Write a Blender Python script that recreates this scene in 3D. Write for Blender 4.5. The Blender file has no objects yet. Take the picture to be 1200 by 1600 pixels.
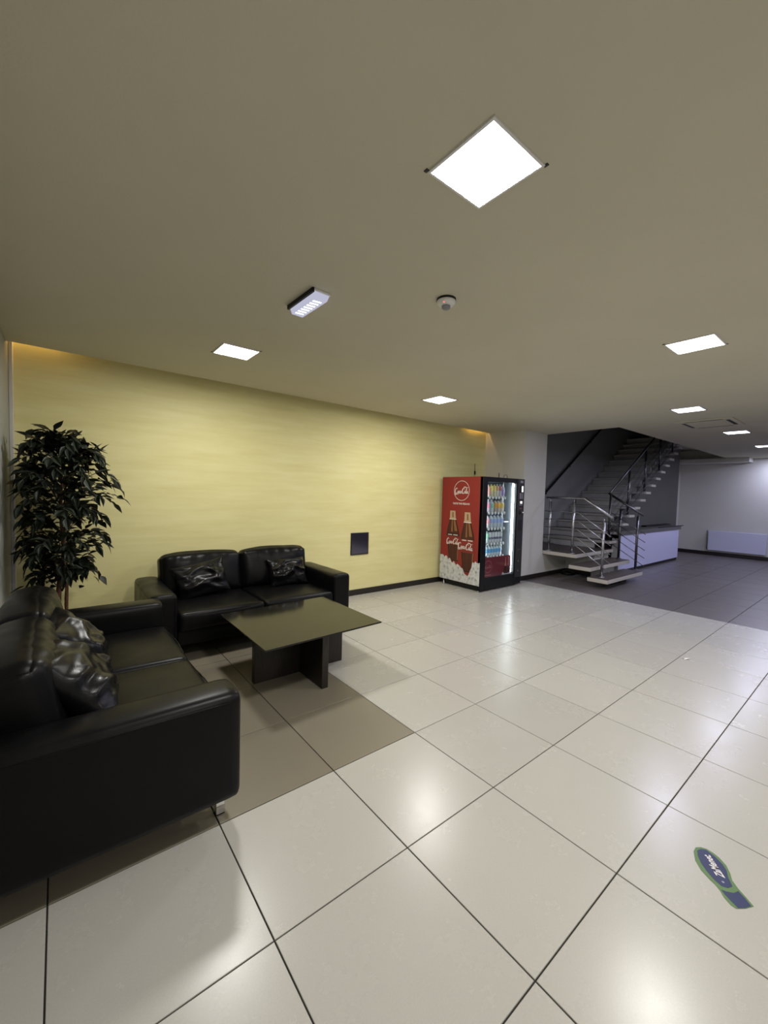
import bpy, bmesh, math, random
from mathutils import Vector, Matrix, noise

random.seed(7)
SC = bpy.context.scene
COL = SC.collection
PI = math.pi

# ------------------------------------------------------------------ camera, world, exposure
cam_d = bpy.data.cameras.new('camera')
cam = bpy.data.objects.new('camera', cam_d)
COL.objects.link(cam)
cam_d.sensor_fit = 'HORIZONTAL'
cam_d.sensor_width = 36.0
cam_d.lens = 635.764 / 1200.0 * 36.0
cam_d.clip_start = 0.02
cam_d.clip_end = 100
_r = Vector((0.78169609, -0.62310473, 0.02630046))
_u = Vector((0.00858901, 0.0529231, 0.99856165))
_f = Vector((0.62360039, 0.78034585, -0.04672163))
CAM = Vector((0.04628827, -1.82251075, 1.5147722))
cam.matrix_world = Matrix(((_r.x, _u.x, -_f.x, CAM.x), (_r.y, _u.y, -_f.y, CAM.y), (_r.z, _u.z, -_f.z, CAM.z), (0, 0, 0, 1)))
SC.camera = cam

def pixel(p):
    d = Vector(p) - CAM
    z = d.dot(_f)
    if z < 0.05:
        return None
    return 600 + 635.764 * d.dot(_r) / z, 800 - 635.764 * d.dot(_u) / z, z

wd = bpy.data.worlds.new('world')
SC.world = wd
wd.use_nodes = True
wd.node_tree.nodes['Background'].inputs[0].default_value = (0.02, 0.025, 0.04, 1)
wd.node_tree.nodes['Background'].inputs[1].default_value = 0.1

SC.view_settings.view_transform = 'Standard'
SC.view_settings.look = 'None'
SC.view_settings.gamma = 1
SC.view_settings.use_curve_mapping = False
SC.view_settings.exposure = 0.17
SC.cycles.use_denoising = True
SC.cycles.max_bounces = 10
SC.cycles.diffuse_bounces = 6
SC.cycles.sample_clamp_indirect = 6.0

LAMP_NEAR = (1.0, 0.975, 0.925)      # the lamps over the sitting corner
LAMP_FAR = (0.70, 0.72, 1.0)        # the cooler lamps along the passage
LAMP_WATT = 24.0
LAMP_SPREAD = math.radians(180)
COVE_POWER = 34.0
TUBE_POWER = 22.0

# ------------------------------------------------------------------ materials
def lin(r, g, b):
    f = lambda c: (c / 255) / 12.92 if c / 255 <= 0.04045 else ((c / 255 + 0.055) / 1.055) ** 2.4
    return (f(r), f(g), f(b))

def mat(name, col, rough=0.5, metal=0.0, spec=0.5, coat=0.0):
    m = bpy.data.materials.new(name)
    m.use_nodes = True
    b = m.node_tree.nodes['Principled BSDF']
    b.inputs['Base Color'].default_value = (*col, 1)
    b.inputs['Roughness'].default_value = rough
    b.inputs['Metallic'].default_value = metal
    b.inputs['Specular IOR Level'].default_value = spec
    b.inputs['Coat Weight'].default_value = coat
    return m

class NT:
    def __init__(s, m):
        s.t = m.node_tree
        s.b = m.node_tree.nodes['Principled BSDF']
    def n(s, typ, **kw):
        x = s.t.nodes.new(typ)
        for k, v in kw.items():
            setattr(x, k, v)
        return x
    def l(s, a, b):
        s.t.links.new(a, b)
    def coords(s, scale=(1, 1, 1), kind='Object'):
        c = s.n('ShaderNodeTexCoord')
        mp = s.n('ShaderNodeMapping')
        mp.inputs['Scale'].default_value = scale
        if kind == 'World':
            g = s.n('ShaderNodeNewGeometry')
            s.l(g.outputs['Position'], mp.inputs['Vector'])
        else:
            s.l(c.outputs[kind], mp.inputs['Vector'])
        return mp.outputs['Vector']
    def noise(s, vec, scale, detail=3, rough=0.5):
        x = s.n('ShaderNodeTexNoise')
        x.inputs['Scale'].default_value = scale
        x.inputs['Detail'].default_value = detail
        x.inputs['Roughness'].default_value = rough
        s.l(vec, x.inputs['Vector'])
        return x.outputs['Fac']
    def ramp(s, fac, stops):
        x = s.n('ShaderNodeValToRGB')
        e = x.color_ramp.elements
        while len(e) < len(stops):
            e.new(0.5)
        for i, (p, c) in enumerate(stops):
            e[i].position = p
            e[i].color = (*c, 1) if len(c) == 3 else c
        s.l(fac, x.inputs['Fac'])
        return x.outputs['Color']
    def bump(s, fac, strength, dist=0.01):
        x = s.n('ShaderNodeBump')
        x.inputs['Strength'].default_value = strength
        x.inputs['Distance'].default_value = dist
        s.l(fac, x.inputs['Height'])
        s.l(x.outputs['Normal'], s.b.inputs['Normal'])
    def rng(s, fac, a, b, c, d):
        x = s.n('ShaderNodeMapRange')
        for i, v in enumerate((a, b, c, d)):
            x.inputs[1 + i].default_value = v
        s.l(fac, x.inputs[0])
        return x.outputs[0]

def emit(name, col, strength):
    m = bpy.data.materials.new(name)
    m.use_nodes = True
    t = m.node_tree
    t.nodes.clear()
    e = t.nodes.new('ShaderNodeEmission')
    e.inputs[0].default_value = (*col, 1)
    e.inputs[1].default_value = strength
    o = t.nodes.new('ShaderNodeOutputMaterial')
    t.links.new(e.outputs[0], o.inputs[0])
    return m

def paint(name, c, var=0.05, rough=0.7, bump=0.15, scale=60):
    m = mat(name, c, rough, spec=0.3)
    k = NT(m)
    v = k.coords(kind='World')
    f = k.noise(v, 1.3, 4)
    k.l(k.ramp(f, [(0.3, tuple(x * (1 - var) for x in c)), (0.7, tuple(min(1, x * (1 + var)) for x in c))]), k.b.inputs['Base Color'])
    k.bump(k.noise(v, scale, 3), bump, 0.004)
    return m

M = {}
M['ceiling'] = paint('ceiling_paint', (0.605, 0.57, 0.455), 0.03, 0.85, 0.25, 90)
M['white_wall'] = paint('white_wall_paint', (0.62, 0.61, 0.57), 0.03, 0.75, 0.15)
M['left_wall'] = paint('greenish_grey_wall_paint', (0.34, 0.345, 0.31), 0.05, 0.75, 0.15)
M['grey_wall'] = paint('dark_grey_wall_paint', (0.115, 0.112, 0.105), 0.04, 0.8, 0.15)
M['stair_grey'] = paint('grey_riser_paint', (0.47, 0.47, 0.48), 0.07, 0.75, 0.15)

def yellow_paint():
    m = mat('brushed_yellow_paint', (0.6, 0.5, 0.2), 0.55, spec=0.35)
    k = NT(m)
    v = k.coords((0.55, 1, 3.4), 'World')
    a = k.noise(v, 2.6, 6, 0.6)
    v2 = k.coords((0.5, 1, 14), 'World')
    b = k.noise(v2, 1.7, 3, 0.5)
    mx = k.n('ShaderNodeMath', operation='MULTIPLY_ADD')
    k.l(b, mx.inputs[0]); mx.inputs[1].default_value = 0.45
    k.l(a, mx.inputs[2])
    f = k.rng(mx.outputs[0], 0.45, 1.0, 0, 1)
    k.l(k.ramp(f, [(0.1, (0.745, 0.675, 0.315)), (0.5, (0.79, 0.725, 0.355)), (0.9, (0.83, 0.775, 0.415))]), k.b.inputs['Base Color'])
    k.bump(a, 0.12, 0.004)
    return m
M['yellow_wall'] = yellow_paint()
M['skirting'] = mat('dark_brown_skirting', (0.018, 0.013, 0.011), 0.4)

def tile_mat(name, c, rough, var, smudge=1.0):
    m = mat(name, c, rough, spec=0.5)
    k = NT(m)
    v = k.coords(kind='World')
    oi = k.n('ShaderNodeObjectInfo')
    r = k.rng(oi.outputs['Random'], 0, 1, 1 - var, 1 + var)
    f = k.noise(v, 1.8, 6, 0.65)
    g = k.noise(v, 160, 2)
    col = k.ramp(f, [(0.3, tuple(x * 0.985 for x in c)), (0.65, tuple(x * 1.01 for x in c))])
    mg = k.n('ShaderNodeVectorMath', operation='SCALE')
    k.l(col, mg.inputs[0]); k.l(r, mg.inputs['Scale'])
    # scuffs
    sc = k.noise(k.coords((1, 1, 1), 'World'), 5.5, 8, 0.75)
    sf = k.rng(sc, 0.62, 0.85, 1.0, 1.0 - 0.06 * smudge)
    mg2 = k.n('ShaderNodeVectorMath', operation='SCALE')
    k.l(mg.outputs[0], mg2.inputs[0]); k.l(sf, mg2.inputs['Scale'])
    gf = k.rng(g, 0.3, 0.7, 0.97, 1.03)
    mg3 = k.n('ShaderNodeVectorMath', operation='SCALE')
    k.l(mg2.outputs[0], mg3.inputs[0]); k.l(gf, mg3.inputs['Scale'])
    k.l(mg3.outputs[0], k.b.inputs['Base Color'])
    rf = k.noise(k.coords((1, 1, 1), 'World'), 3.0, 7, 0.7)
    k.l(k.rng(rf, 0.3, 0.7, rough - 0.018, rough + 0.028), k.b.inputs['Roughness'])
    k.bump(k.noise(v, 45, 2), 0.02, 0.003)
    return m
M['tile_cream'] = tile_mat('cream_porcelain_tile', (0.475, 0.460, 0.425), 0.26, 0.04)
M['tile_brown'] = tile_mat('brown_porcelain_tile', (0.215, 0.190, 0.143), 0.33, 0.06)
M['tile_dark'] = tile_mat('dark_grey_brown_tile', (0.135, 0.119, 0.118), 0.36, 0.05)
M['grout'] = mat('dark_grout', (0.025, 0.02, 0.017), 0.9)

def leather(name, c, rough):
    m = mat(name, c, rough, spec=0.17 if rough > 0.32 else 0.26)
    k = NT(m)
    v = k.coords(kind='Object')
    vo = k.n('ShaderNodeTexVoronoi')
    vo.inputs['Scale'].default_value = 260
    k.l(v, vo.inputs['Vector'])
    k.bump(vo.outputs['Distance'], 0.10, 0.002)
    f = k.noise(v, 6, 4)
    k.l(k.rng(f, 0.3, 0.7, rough - 0.06, rough + 0.08), k.b.inputs['Roughness'])
    return m
M['leather'] = leather('black_leather', (0.0036, 0.0036, 0.0042), 0.34)
M['leather_shiny'] = leather('soft_black_leather', (0.004, 0.004, 0.0052), 0.29)
M['chrome'] = mat('chrome', (0.75, 0.75, 0.75), 0.12, 1.0)
M['steel'] = mat('brushed_steel', (0.50, 0.50, 0.51), 0.28, 1.0)
M['dark_steel'] = mat('dark_rail_steel', (0.16, 0.16, 0.17), 0.35, 1.0)
M['black'] = mat('black_plastic', (0.006, 0.006, 0.007), 0.4, spec=0.2)
M['black_matt'] = mat('matt_black', (0.006, 0.006, 0.006), 0.7)
M['panel_grey'] = mat('charcoal_panel', (0.030, 0.029, 0.031), 0.45, spec=0.3)
M['white_plastic'] = mat('white_plastic', (0.75, 0.75, 0.74), 0.4)
M['radiator'] = mat('radiator_enamel', (0.64, 0.655, 0.84), 0.35)
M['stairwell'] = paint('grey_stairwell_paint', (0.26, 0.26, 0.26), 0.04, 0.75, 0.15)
M['tread_grey'] = paint('shaded_tread_grey', (0.36, 0.355, 0.35), 0.08, 0.7, 0.1)  # flight treads, darker than the step stone: shading of their fronts held in the colour
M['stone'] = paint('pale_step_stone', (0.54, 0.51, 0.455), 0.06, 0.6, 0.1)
M['step_top'] = paint('brown_step_top', (0.085, 0.070, 0.062), 0.1, 0.45, 0.05)
M['counter'] = mat('lavender_white_laminate', (0.66, 0.665, 0.94), 0.4)
M['counter_edge'] = mat('grey_counter_edge', (0.10, 0.098, 0.09), 0.35)

def table_top():
    m = mat('dark_lacquered_top', (0.010, 0.009, 0.007), 0.10, spec=0.34, coat=0.02)
    m.node_tree.nodes['Principled BSDF'].inputs['Coat Roughness'].default_value = 0.16
    return m
M['table_top'] = table_top()
def wenge():
    m = mat('wenge_veneer', (0.015, 0.010, 0.008), 0.4)
    k = NT(m)
    f = k.noise(k.coords((14, 14, 1), 'Object'), 7, 4)
    k.l(k.ramp(f, [(0.3, (0.008, 0.006, 0.005)), (0.7, (0.024, 0.016, 0.012))]), k.b.inputs['Base Color'])
    return m
M['wenge'] = wenge()
M['leaf'] = mat('dark_green_leaf', (0.016, 0.023, 0.013), 0.5, spec=0.3)
def leafm():
    k = NT(M['leaf'])
    oi = k.n('ShaderNodeObjectInfo')
    k.l(k.ramp(oi.outputs['Random'], [(0.0, (0.007, 0.011, 0.006)), (0.7, (0.016, 0.024, 0.013)), (1.0, (0.034, 0.044, 0.027))]), k.b.inputs['Base Color'])
leafm()
def bark():
    m = mat('reddish_brown_bark', (0.12, 0.045, 0.02), 0.6)
    k = NT(m)
    f = k.noise(k.coords((6, 6, 1), 'Object'), 22, 4)
    k.l(k.ramp(f, [(0.3, (0.06, 0.022, 0.010)), (0.7, (0.20, 0.085, 0.040))]), k.b.inputs['Base Color'])
    k.bump(f, 0.4, 0.004)
    return m
M['bark'] = bark()
M['twig'] = mat('dark_twig', (0.03, 0.022, 0.014), 0.7)
M['soil'] = paint('dark_soil', (0.02, 0.014, 0.01), 0.3, 0.95, 1.0, 40)

# vending machine
M['red'] = mat('red_print', (0.265, 0.016, 0.018), 0.35)
M['dark_red'] = mat('dark_red_print', (0.17, 0.008, 0.016), 0.3)
M['print_white'] = mat('white_print', (0.80, 0.77, 0.75), 0.4)
M['print_pink'] = mat('pale_pink_print', (0.55, 0.17, 0.16), 0.4)
M['cola_dark'] = mat('cola_dark_print', (0.030, 0.008, 0.006), 0.35)
M['cola_mid'] = mat('cola_brown_print', (0.070, 0.014, 0.012), 0.35)
M['cola_amber'] = mat('cola_amber_print', (0.27, 0.115, 0.045), 0.35)
M['cap_print'] = mat('beige_cap_print', (0.50, 0.36, 0.24), 0.4)
M['label_red'] = mat('label_red_print', (0.23, 0.018, 0.020), 0.35)
def ice():
    m = mat('ice_print', (0.5, 0.5, 0.5), 0.35)
    k = NT(m)
    v = k.coords(kind='World')
    vo = k.n('ShaderNodeTexVoronoi'); vo.feature = 'F1'
    vo.inputs['Scale'].default_value = 17
    k.l(v, vo.inputs['Vector'])
    f = k.noise(v, 26, 5, 0.7)
    mm = k.n('ShaderNodeMath', operation='MULTIPLY_ADD')
    k.l(vo.outputs['Distance'], mm.inputs[0]); mm.inputs[1].default_value = 0.55
    k.l(f, mm.inputs[2])
    k.l(k.ramp(mm.outputs[0], [(0.42, (0.06, 0.06, 0.08)), (0.52, (0.30, 0.31, 0.34)), (0.66, (0.52, 0.53, 0.55)), (0.9, (0.68, 0.69, 0.70))]), k.b.inputs['Base Color'])
    return m
M['ice'] = ice()
def glass(name, tint, gloss=0.06):
    m = bpy.data.materials.new(name)
    m.use_nodes = True
    t = m.node_tree
    t.nodes.clear()
    tr = t.nodes.new('ShaderNodeBsdfTransparent'); tr.inputs[0].default_value = (*tint, 1)
    gl = t.nodes.new('ShaderNodeBsdfGlossy'); gl.inputs['Roughness'].default_value = 0.03
    lw = t.nodes.new('ShaderNodeLayerWeight'); lw.inputs[0].default_value = 0.5
    pw = t.nodes.new('ShaderNodeMath'); pw.operation = 'POWER'; pw.inputs[1].default_value = 5.0
    fr = t.nodes.new('ShaderNodeMath'); fr.operation = 'MULTIPLY_ADD'; fr.inputs[1].default_value = 0.92; fr.inputs[2].default_value = 0.03
    t.links.new(lw.outputs['Facing'], pw.inputs[0]); t.links.new(pw.outputs[0], fr.inputs[0])
    mx = t.nodes.new('ShaderNodeMixShader'); o = t.nodes.new('ShaderNodeOutputMaterial')
    t.links.new(fr.outputs[0], mx.inputs[0]); t.links.new(tr.outputs[0], mx.inputs[1])
    t.links.new(gl.outputs[0], mx.inputs[2]); t.links.new(mx.outputs[0], o.inputs[0])
    return m
M['glass'] = glass('window_glass', (0.93, 0.96, 0.96))
M['inner'] = mat('machine_interior', (0.16, 0.18, 0.20), 0.4)
M['tube'] = emit('machine_light', (0.88, 0.95, 1.0), TUBE_POWER)
M['screen'] = emit('lit_display', (0.95, 0.97, 1.0), 1.6)
M['lamp_near'] = emit('lamp_diffuser_neutral', LAMP_NEAR, 6.0)
M['lamp_far'] = emit('lamp_diffuser_cool', LAMP_FAR, 6.0)
M['cove'] = emit('warm_cove_strip', (1.0, 0.62, 0.22), COVE_POWER)
M['em_body'] = emit('emergency_diffuser', (0.78, 0.79, 1.0), 0.55)
M['em_led'] = emit('emergency_led', (0.92, 0.93, 1.0), 2.5)
M['red_led'] = emit('red_indicator', (1.0, 0.12, 0.08), 2.0)

# ------------------------------------------------------------------ geometry helpers
def obj(name, bm, m, parent=None, smooth=False):
    me = bpy.data.meshes.new(name)
    bmesh.ops.recalc_face_normals(bm, faces=bm.faces[:])
    if smooth:
        for f in bm.faces:
            f.smooth = True
    bm.to_mesh(me)
    bm.free()
    ms = m if isinstance(m, (list, tuple)) else [m]
    for x in ms:
        me.materials.append(x)
    o = bpy.data.objects.new(name, me)
    COL.objects.link(o)
    if parent:
        o.parent = parent
    return o

def thing(name, label, cat, loc=(0, 0, 0), rz=0.0, group=None):
    o = bpy.data.objects.new(name, None)
    o.empty_display_size = 0.05
    COL.objects.link(o)
    o.location = loc
    o.rotation_euler = (0, 0, rz)
    tag(o, label, cat, group)
    return o

def tag(o, label, cat, group=None):
    o['label'] = label
    o['category'] = cat
    if group:
        o['group'] = group
    return o

def struct(name, bm, m, parent=None):
    o = obj(name, bm, m, parent)
    if not parent:
        o['kind'] = 'structure'
    return o

def add_box(bm, x0, x1, y0, y1, z0, z1, bev=0.0, seg=2, mi=0):
    r = bmesh.ops.create_cube(bm, size=1.0)
    vs = r['verts']
    for v in vs:
        v.co = Vector(((x0 + x1) / 2 + v.co.x * (x1 - x0), (y0 + y1) / 2 + v.co.y * (y1 - y0), (z0 + z1) / 2 + v.co.z * (z1 - z0)))
    fs = set(f for v in vs for f in v.link_faces)
    for f in fs:
        f.material_index = mi
    if bev > 0:
        es = list(set(e for v in vs for e in v.link_edges))
        rr = bmesh.ops.bevel(bm, geom=es, offset=bev, segments=seg, profile=0.5, affect='EDGES')
        for f in rr['faces']:
            f.material_index = mi
            f.smooth = True
    return bm

def box(x0, x1, y0, y1, z0, z1, bev=0.0, seg=2):
    return add_box(bmesh.new(), x0, x1, y0, y1, z0, z1, bev, seg)

def add_prism(bm, pts, z0, z1, axis='z', mi=0):
    # pts in a plane, extruded along an axis
    def P(a, b, c):
        return {'z': (a, b, c), 'y': (a, c, b), 'x': (c, a, b)}[axis]
    lo = [bm.verts.new(P(a, b, z0)) for a, b in pts]
    hi = [bm.verts.new(P(a, b, z1)) for a, b in pts]
    n = len(pts)
    fs = [bm.faces.new(lo[::-1]), bm.faces.new(hi)]
    for i in range(n):
        fs.append(bm.faces.new((lo[i], lo[(i + 1) % n], hi[(i + 1) % n], hi[i])))
    for f in fs:
        f.material_index = mi
    return bm

def prism(pts, z0, z1, axis='z'):
    return add_prism(bmesh.new(), pts, z0, z1, axis)

def add_tube(bm, path, r, n=8, mi=0):
    path = [Vector(p) for p in path]
    rs = r if isinstance(r, (list, tuple)) else [r] * len(path)
    rings = []
    for i, p in enumerate(path):
        if i == 0: t = path[1] - path[0]
        elif i == len(path) - 1: t = path[-1] - path[-2]
        else: t = (path[i + 1] - p).normalized() + (p - path[i - 1]).normalized()
        t = t.normalized()
        a = t.cross(Vector((0, 0, 1)))
        if a.length < 1e-3: a = t.cross(Vector((1, 0, 0)))
        a.normalize(); b = t.cross(a)
        rings.append([bm.verts.new(p + (a * math.cos(2 * PI * k / n) + b * math.sin(2 * PI * k / n)) * rs[i]) for k in range(n)])
    for i in range(len(rings) - 1):
        for k in range(n):
            f = bm.faces.new((rings[i][k], rings[i][(k + 1) % n], rings[i + 1][(k + 1) % n], rings[i + 1][k]))
            f.smooth = True; f.material_index = mi
    f = bm.faces.new(rings[0][::-1]); f.material_index = mi
    f = bm.faces.new(rings[-1]); f.material_index = mi
    return bm

def tube(path, r, n=8):
    return add_tube(bmesh.new(), path, r, n)

def add_lathe(bm, prof, c=(0, 0, 0), n=16, mi=0):
    # prof: list of (radius, z[, material index])
    rings = []
    for q in prof:
        r, z = q[0], q[1]
        rings.append([bm.verts.new((c[0] + max(r, 1e-4) * math.cos(2 * PI * k / n), c[1] + max(r, 1e-4) * math.sin(2 * PI * k / n), c[2] + z)) for k in range(n)])
    for i in range(len(rings) - 1):
        mm = prof[i][2] if len(prof[i]) > 2 else mi
        for k in range(n):
            f = bm.faces.new((rings[i][k], rings[i][(k + 1) % n], rings[i + 1][(k + 1) % n], rings[i + 1][k]))
            f.smooth = True; f.material_index = mm
    bm.faces.new(rings[0][::-1]).material_index = mi
    bm.faces.new(rings[-1]).material_index = mi
    return bm

def lathe(prof, c=(0, 0, 0), n=16):
    return add_lathe(bmesh.new(), prof, c, n)

def catmull(pts, n=6):
    out = []
    P = [pts[0]] + list(pts) + [pts[-1]]
    for i in range(1, len(P) - 2):
        for k in range(n):
            t = k / n
            out.append(tuple(0.5 * ((2 * P[i][j]) + (P[i + 1][j] - P[i - 1][j]) * t + (2 * P[i - 1][j] - 5 * P[i][j] + 4 * P[i + 1][j] - P[i + 2][j]) * t * t + (3 * P[i][j] - P[i - 1][j] - 3 * P[i + 1][j] + P[i + 2][j]) * t ** 3) for j in range(len(P[0]))))
    out.append(tuple(pts[-1]))
    return out

def rounded_coords(n):
    # more loops near the rims so that round edges stay round
    out = []
    for i in range(n + 1):
        t = i / n * 2 - 1
        out.append(math.copysign(1 - (1 - abs(t)) ** 1.7, t))
    return out

def soft_block(sx, sy, sz, r, n=(18, 14, 8), shape=None):
    """rounded upholstered block of full size sx, sy, sz about the origin; shape(p, a, b, c) may move a point"""
    bm = bmesh.new()
    A, B, Cc = rounded_coords(n[0]), rounded_coords(n[1]), rounded_coords(n[2])
    vd = {}
    def V(i, j, k):
        key = (i, j, k)
        if key not in vd:
            a, b, c = A[i], B[j], Cc[k]
            p = Vector((a * sx / 2, b * sy / 2, c * sz / 2))
            q = Vector((max(-(sx / 2 - r), min(sx / 2 - r, p.x)), max(-(sy / 2 - r), min(sy / 2 - r, p.y)), max(-(sz / 2 - r), min(sz / 2 - r, p.z))))
            d = p - q
            if d.length > 1e-6:
                m = max(abs(d.x), abs(d.y), abs(d.z))
                p = q + d.normalized() * m
            if shape:
                p = shape(p, a, b, c)
            vd[key] = bm.verts.new(p)
        return vd[key]
    N = n
    def quad(*ks):
        f = bm.faces.new([V(*k) for k in ks]); f.smooth = True
    for i in range(N[0]):
        for j in range(N[1]):
            for k in (0, N[2]):
                quad((i, j, k), (i + 1, j, k), (i + 1, j + 1, k), (i, j + 1, k))
    for i in range(N[0]):
        for k in range(N[2]):
            for j in (0, N[1]):
                quad((i, j, k), (i + 1, j, k), (i + 1, j, k + 1), (i, j, k + 1))
    for j in range(N[1]):
        for k in range(N[2]):
            for i in (0, N[0]):
                quad((i, j, k), (i, j + 1, k), (i, j + 1, k + 1), (i, j, k + 1))
    return bm

def dup(root, loc, rz, label=None, name=None):
    r = root.copy(); COL.objects.link(r)
    r.location = loc; r.rotation_euler = (0, 0, rz)
    if label: r['label'] = label
    for ch in list(root.children):
        c = ch.copy(); COL.objects.link(c); c.parent = r
        for g in ch.children:
            d = g.copy(); COL.objects.link(d); d.parent = c
    return r

def text_mesh(s, size, shear=0.0):
    cu = bpy.data.curves.new('lettering', 'FONT')
    cu.body = s; cu.size = size; cu.shear = shear
    cu.align_x = 'CENTER'; cu.align_y = 'CENTER'
    cu.resolution_u = 2; cu.offset = size * 0.02
    o = bpy.data.objects.new('lettering', cu)
    COL.objects.link(o)
    bpy.context.view_layer.update()
    me = bpy.data.meshes.new_from_object(o.evaluated_get(bpy.context.evaluated_depsgraph_get()))
    bpy.data.objects.remove(o); bpy.data.curves.remove(cu)
    return me

def text_obj(name, s, size, m, matrix, parent, shear=0.0):
    me = text_mesh(s, size, shear)
    me.transform(matrix)
    me.materials.clear(); me.materials.append(m)
    o = bpy.data.objects.new(name, me); COL.objects.link(o); o.parent = parent
    return o

# ------------------------------------------------------------------ setting
H = 2.69            # ceiling height
YW = 3.06           # yellow wall
XL = -0.29          # left wall
XR = 14.5           # far wall with the radiator
YB = -5.2           # behind the camera
PX0, PX1, PY = 6.40, 7.22, 2.30   # the pillar beside the machine
OX, OY = 7.22, 1.05               # corner of the stair opening

# floor: substrate plus tiles
fl = bmesh.new()
add_box(fl, XL - 0.3, XR + 0.3, YB - 0.3, YW + 0.3, -0.20, -0.005)
floor = struct('floor', fl, M['grout'])
T, G = 0.6, 0.0026
tile_meshes = {}
def tile_mesh(kind, w, h):
    key = (kind, round(w, 3), round(h, 3))
    if key not in tile_meshes:
        bm = bmesh.new()
        b = 0.0013
        o = [(0, 0), (w, 0), (w, h), (0, h)]
        i = [(b, b), (w - b, b), (w - b, h - b), (b, h - b)]
        lo = [bm.verts.new((x, y, -0.0055)) for x, y in o]
        md = [bm.verts.new((x, y, -b)) for x, y in o]
        hi = [bm.verts.new((x, y, 0)) for x, y in i]
        bm.faces.new(hi)
        for k in range(4):
            bm.faces.new((lo[k], lo[(k + 1) % 4], md[(k + 1) % 4], md[k]))
            bm.faces.new((md[k], md[(k + 1) % 4], hi[(k + 1) % 4], hi[k]))
        bmesh.ops.recalc_face_normals(bm, faces=bm.faces[:])
        me = bpy.data.meshes.new('tile'); bm.to_mesh(me); bm.free()
        me.materials.append(M[kind])
        tile_meshes[key] = me
    return tile_meshes[key]

def cuts(a, b):
    k = math.floor(a / T + 1e-6)
    out = []
    while k * T < b - 1e-6:
        out.append((max(a, k * T), min(b, (k + 1) * T)))
        k += 1
    return out

cells = []
for x0, x1 in cuts(XL, XR):
    for y0, y1 in cuts(YB, YW):
        cx, cy = (x0 + x1) / 2, (y0 + y1) / 2
        kind = 'tile_dark' if cx > 6.6 else ('tile_brown' if cx < 1.8 and cy > 0 else 'tile_cream')
        pts = [pixel((x, y, 0)) for x in (x0, x1) for y in (y0, y1)]
        vis = any(p and 0 <= p[0] <= 1200 and 0 <= p[1] <= 1600 for p in pts)
        big = vis and cx < 10.5
        cells.append((x0, x1, y0, y1, kind, big))
rest = bmesh.new()
rest_m = ['tile_cream', 'tile_brown', 'tile_dark']
n_tiles = 0
for x0, x1, y0, y1, kind, big in cells:
    a, b, c, d = x0 + G, x1 - G, y0 + G, y1 - G
    if big and n_tiles < 290:
        o = bpy.data.objects.new('tile', tile_mesh(kind, b - a, d - c))
        COL.objects.link(o); o.parent = floor
        o.location = (a, c, -0.00025 * random.random())
        n_tiles += 1
    else:
        add_box(rest, a, b, c, d, -0.0052, 0.0, 0, 1, rest_m.index(kind))
o = obj('tile_field', rest, [M[k] for k in rest_m], floor)
o['kind'] = 'stuff'

# walls
struct('wall_rear', box(XL - 0.2, PX1, YW, YW + 0.2, 0, H + 0.35), M['yellow_wall'])
struct('wall_left', box(XL - 0.2, XL, YB - 0.2, YW, 0, H + 0.35), M['left_wall'])
struct('wall_front', box(XL - 0.2, XR + 0.2, YB - 0.2, YB, 0, H), M['white_wall'])
struct('wall_right', box(XR, XR + 0.2, YB, YW + 0.2, 0, 5.2), M['white_wall'])
struct('wall_right_return', box(13.55, XR, 2.18, 2.30, 0, H), M['white_wall'])
struct('wall_pillar', prism([(PX0 - 0.03, YW), (PX0 + 0.10, PY), (PX1, PY), (PX1, YW)], 0, H), M['white_wall'])
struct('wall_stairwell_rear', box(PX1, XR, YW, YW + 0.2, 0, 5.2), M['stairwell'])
struct('trim_1', box(XL, XL + 0.030, YW - 0.05, YW, 0, H + 0.30, 0.004, 1), M['white_wall'])

# ceiling with its stair opening and the slot along the yellow wall
cb = bmesh.new()
add_box(cb, XL - 0.2, XR + 0.2, YB - 0.2, OY, H, H + 0.32)
add_prism(cb, [(XL - 0.05, OY), (OX, OY), (OX, PY + 0.3), (6.42, 2.995), (XL - 0.05, 2.825)], H, H + 0.32)
struct('ceiling', cb, M['ceiling'])
struct('ceiling_slot_top', box(XL - 0.2, PX1, 2.6, YW + 0.2, H + 0.33, H + 0.40), M['white_wall'])
# dark upper storey round the stair
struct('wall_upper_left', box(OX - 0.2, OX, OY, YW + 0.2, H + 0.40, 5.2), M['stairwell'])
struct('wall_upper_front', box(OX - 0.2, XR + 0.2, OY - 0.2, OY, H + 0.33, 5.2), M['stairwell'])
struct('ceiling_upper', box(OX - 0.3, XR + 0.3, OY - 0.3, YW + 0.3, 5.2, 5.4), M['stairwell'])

# skirtings
struct('baseboard_rear', box(XL, 6.4, YW - 0.014, YW, 0, 0.085, 0.004, 1), M['skirting'])
struct('baseboard_left', box(XL, XL + 0.014, YB, YW - 0.05, 0, 0.085, 0.004, 1), M['skirting'])
struct('baseboard_pillar', box(PX0 + 0.1, 8.12, PY - 0.014, PY, 0, 0.085, 0.004, 1), M['skirting'])
struct('baseboard_right', box(XR - 0.014, XR, YB, 2.18, 0, 0.10, 0.004, 1), M['skirting'])
struct('baseboard_return', box(13.55, XR - 0.014, 2.166, 2.18, 0, 0.10, 0.004, 1), M['skirting'])
# boxed beam under the ceiling along the far wall
struct('trim_2', box(14.0, XR, 0.57, 2.18, 2.575, H, 0.004, 1), M['white_wall'])

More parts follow.
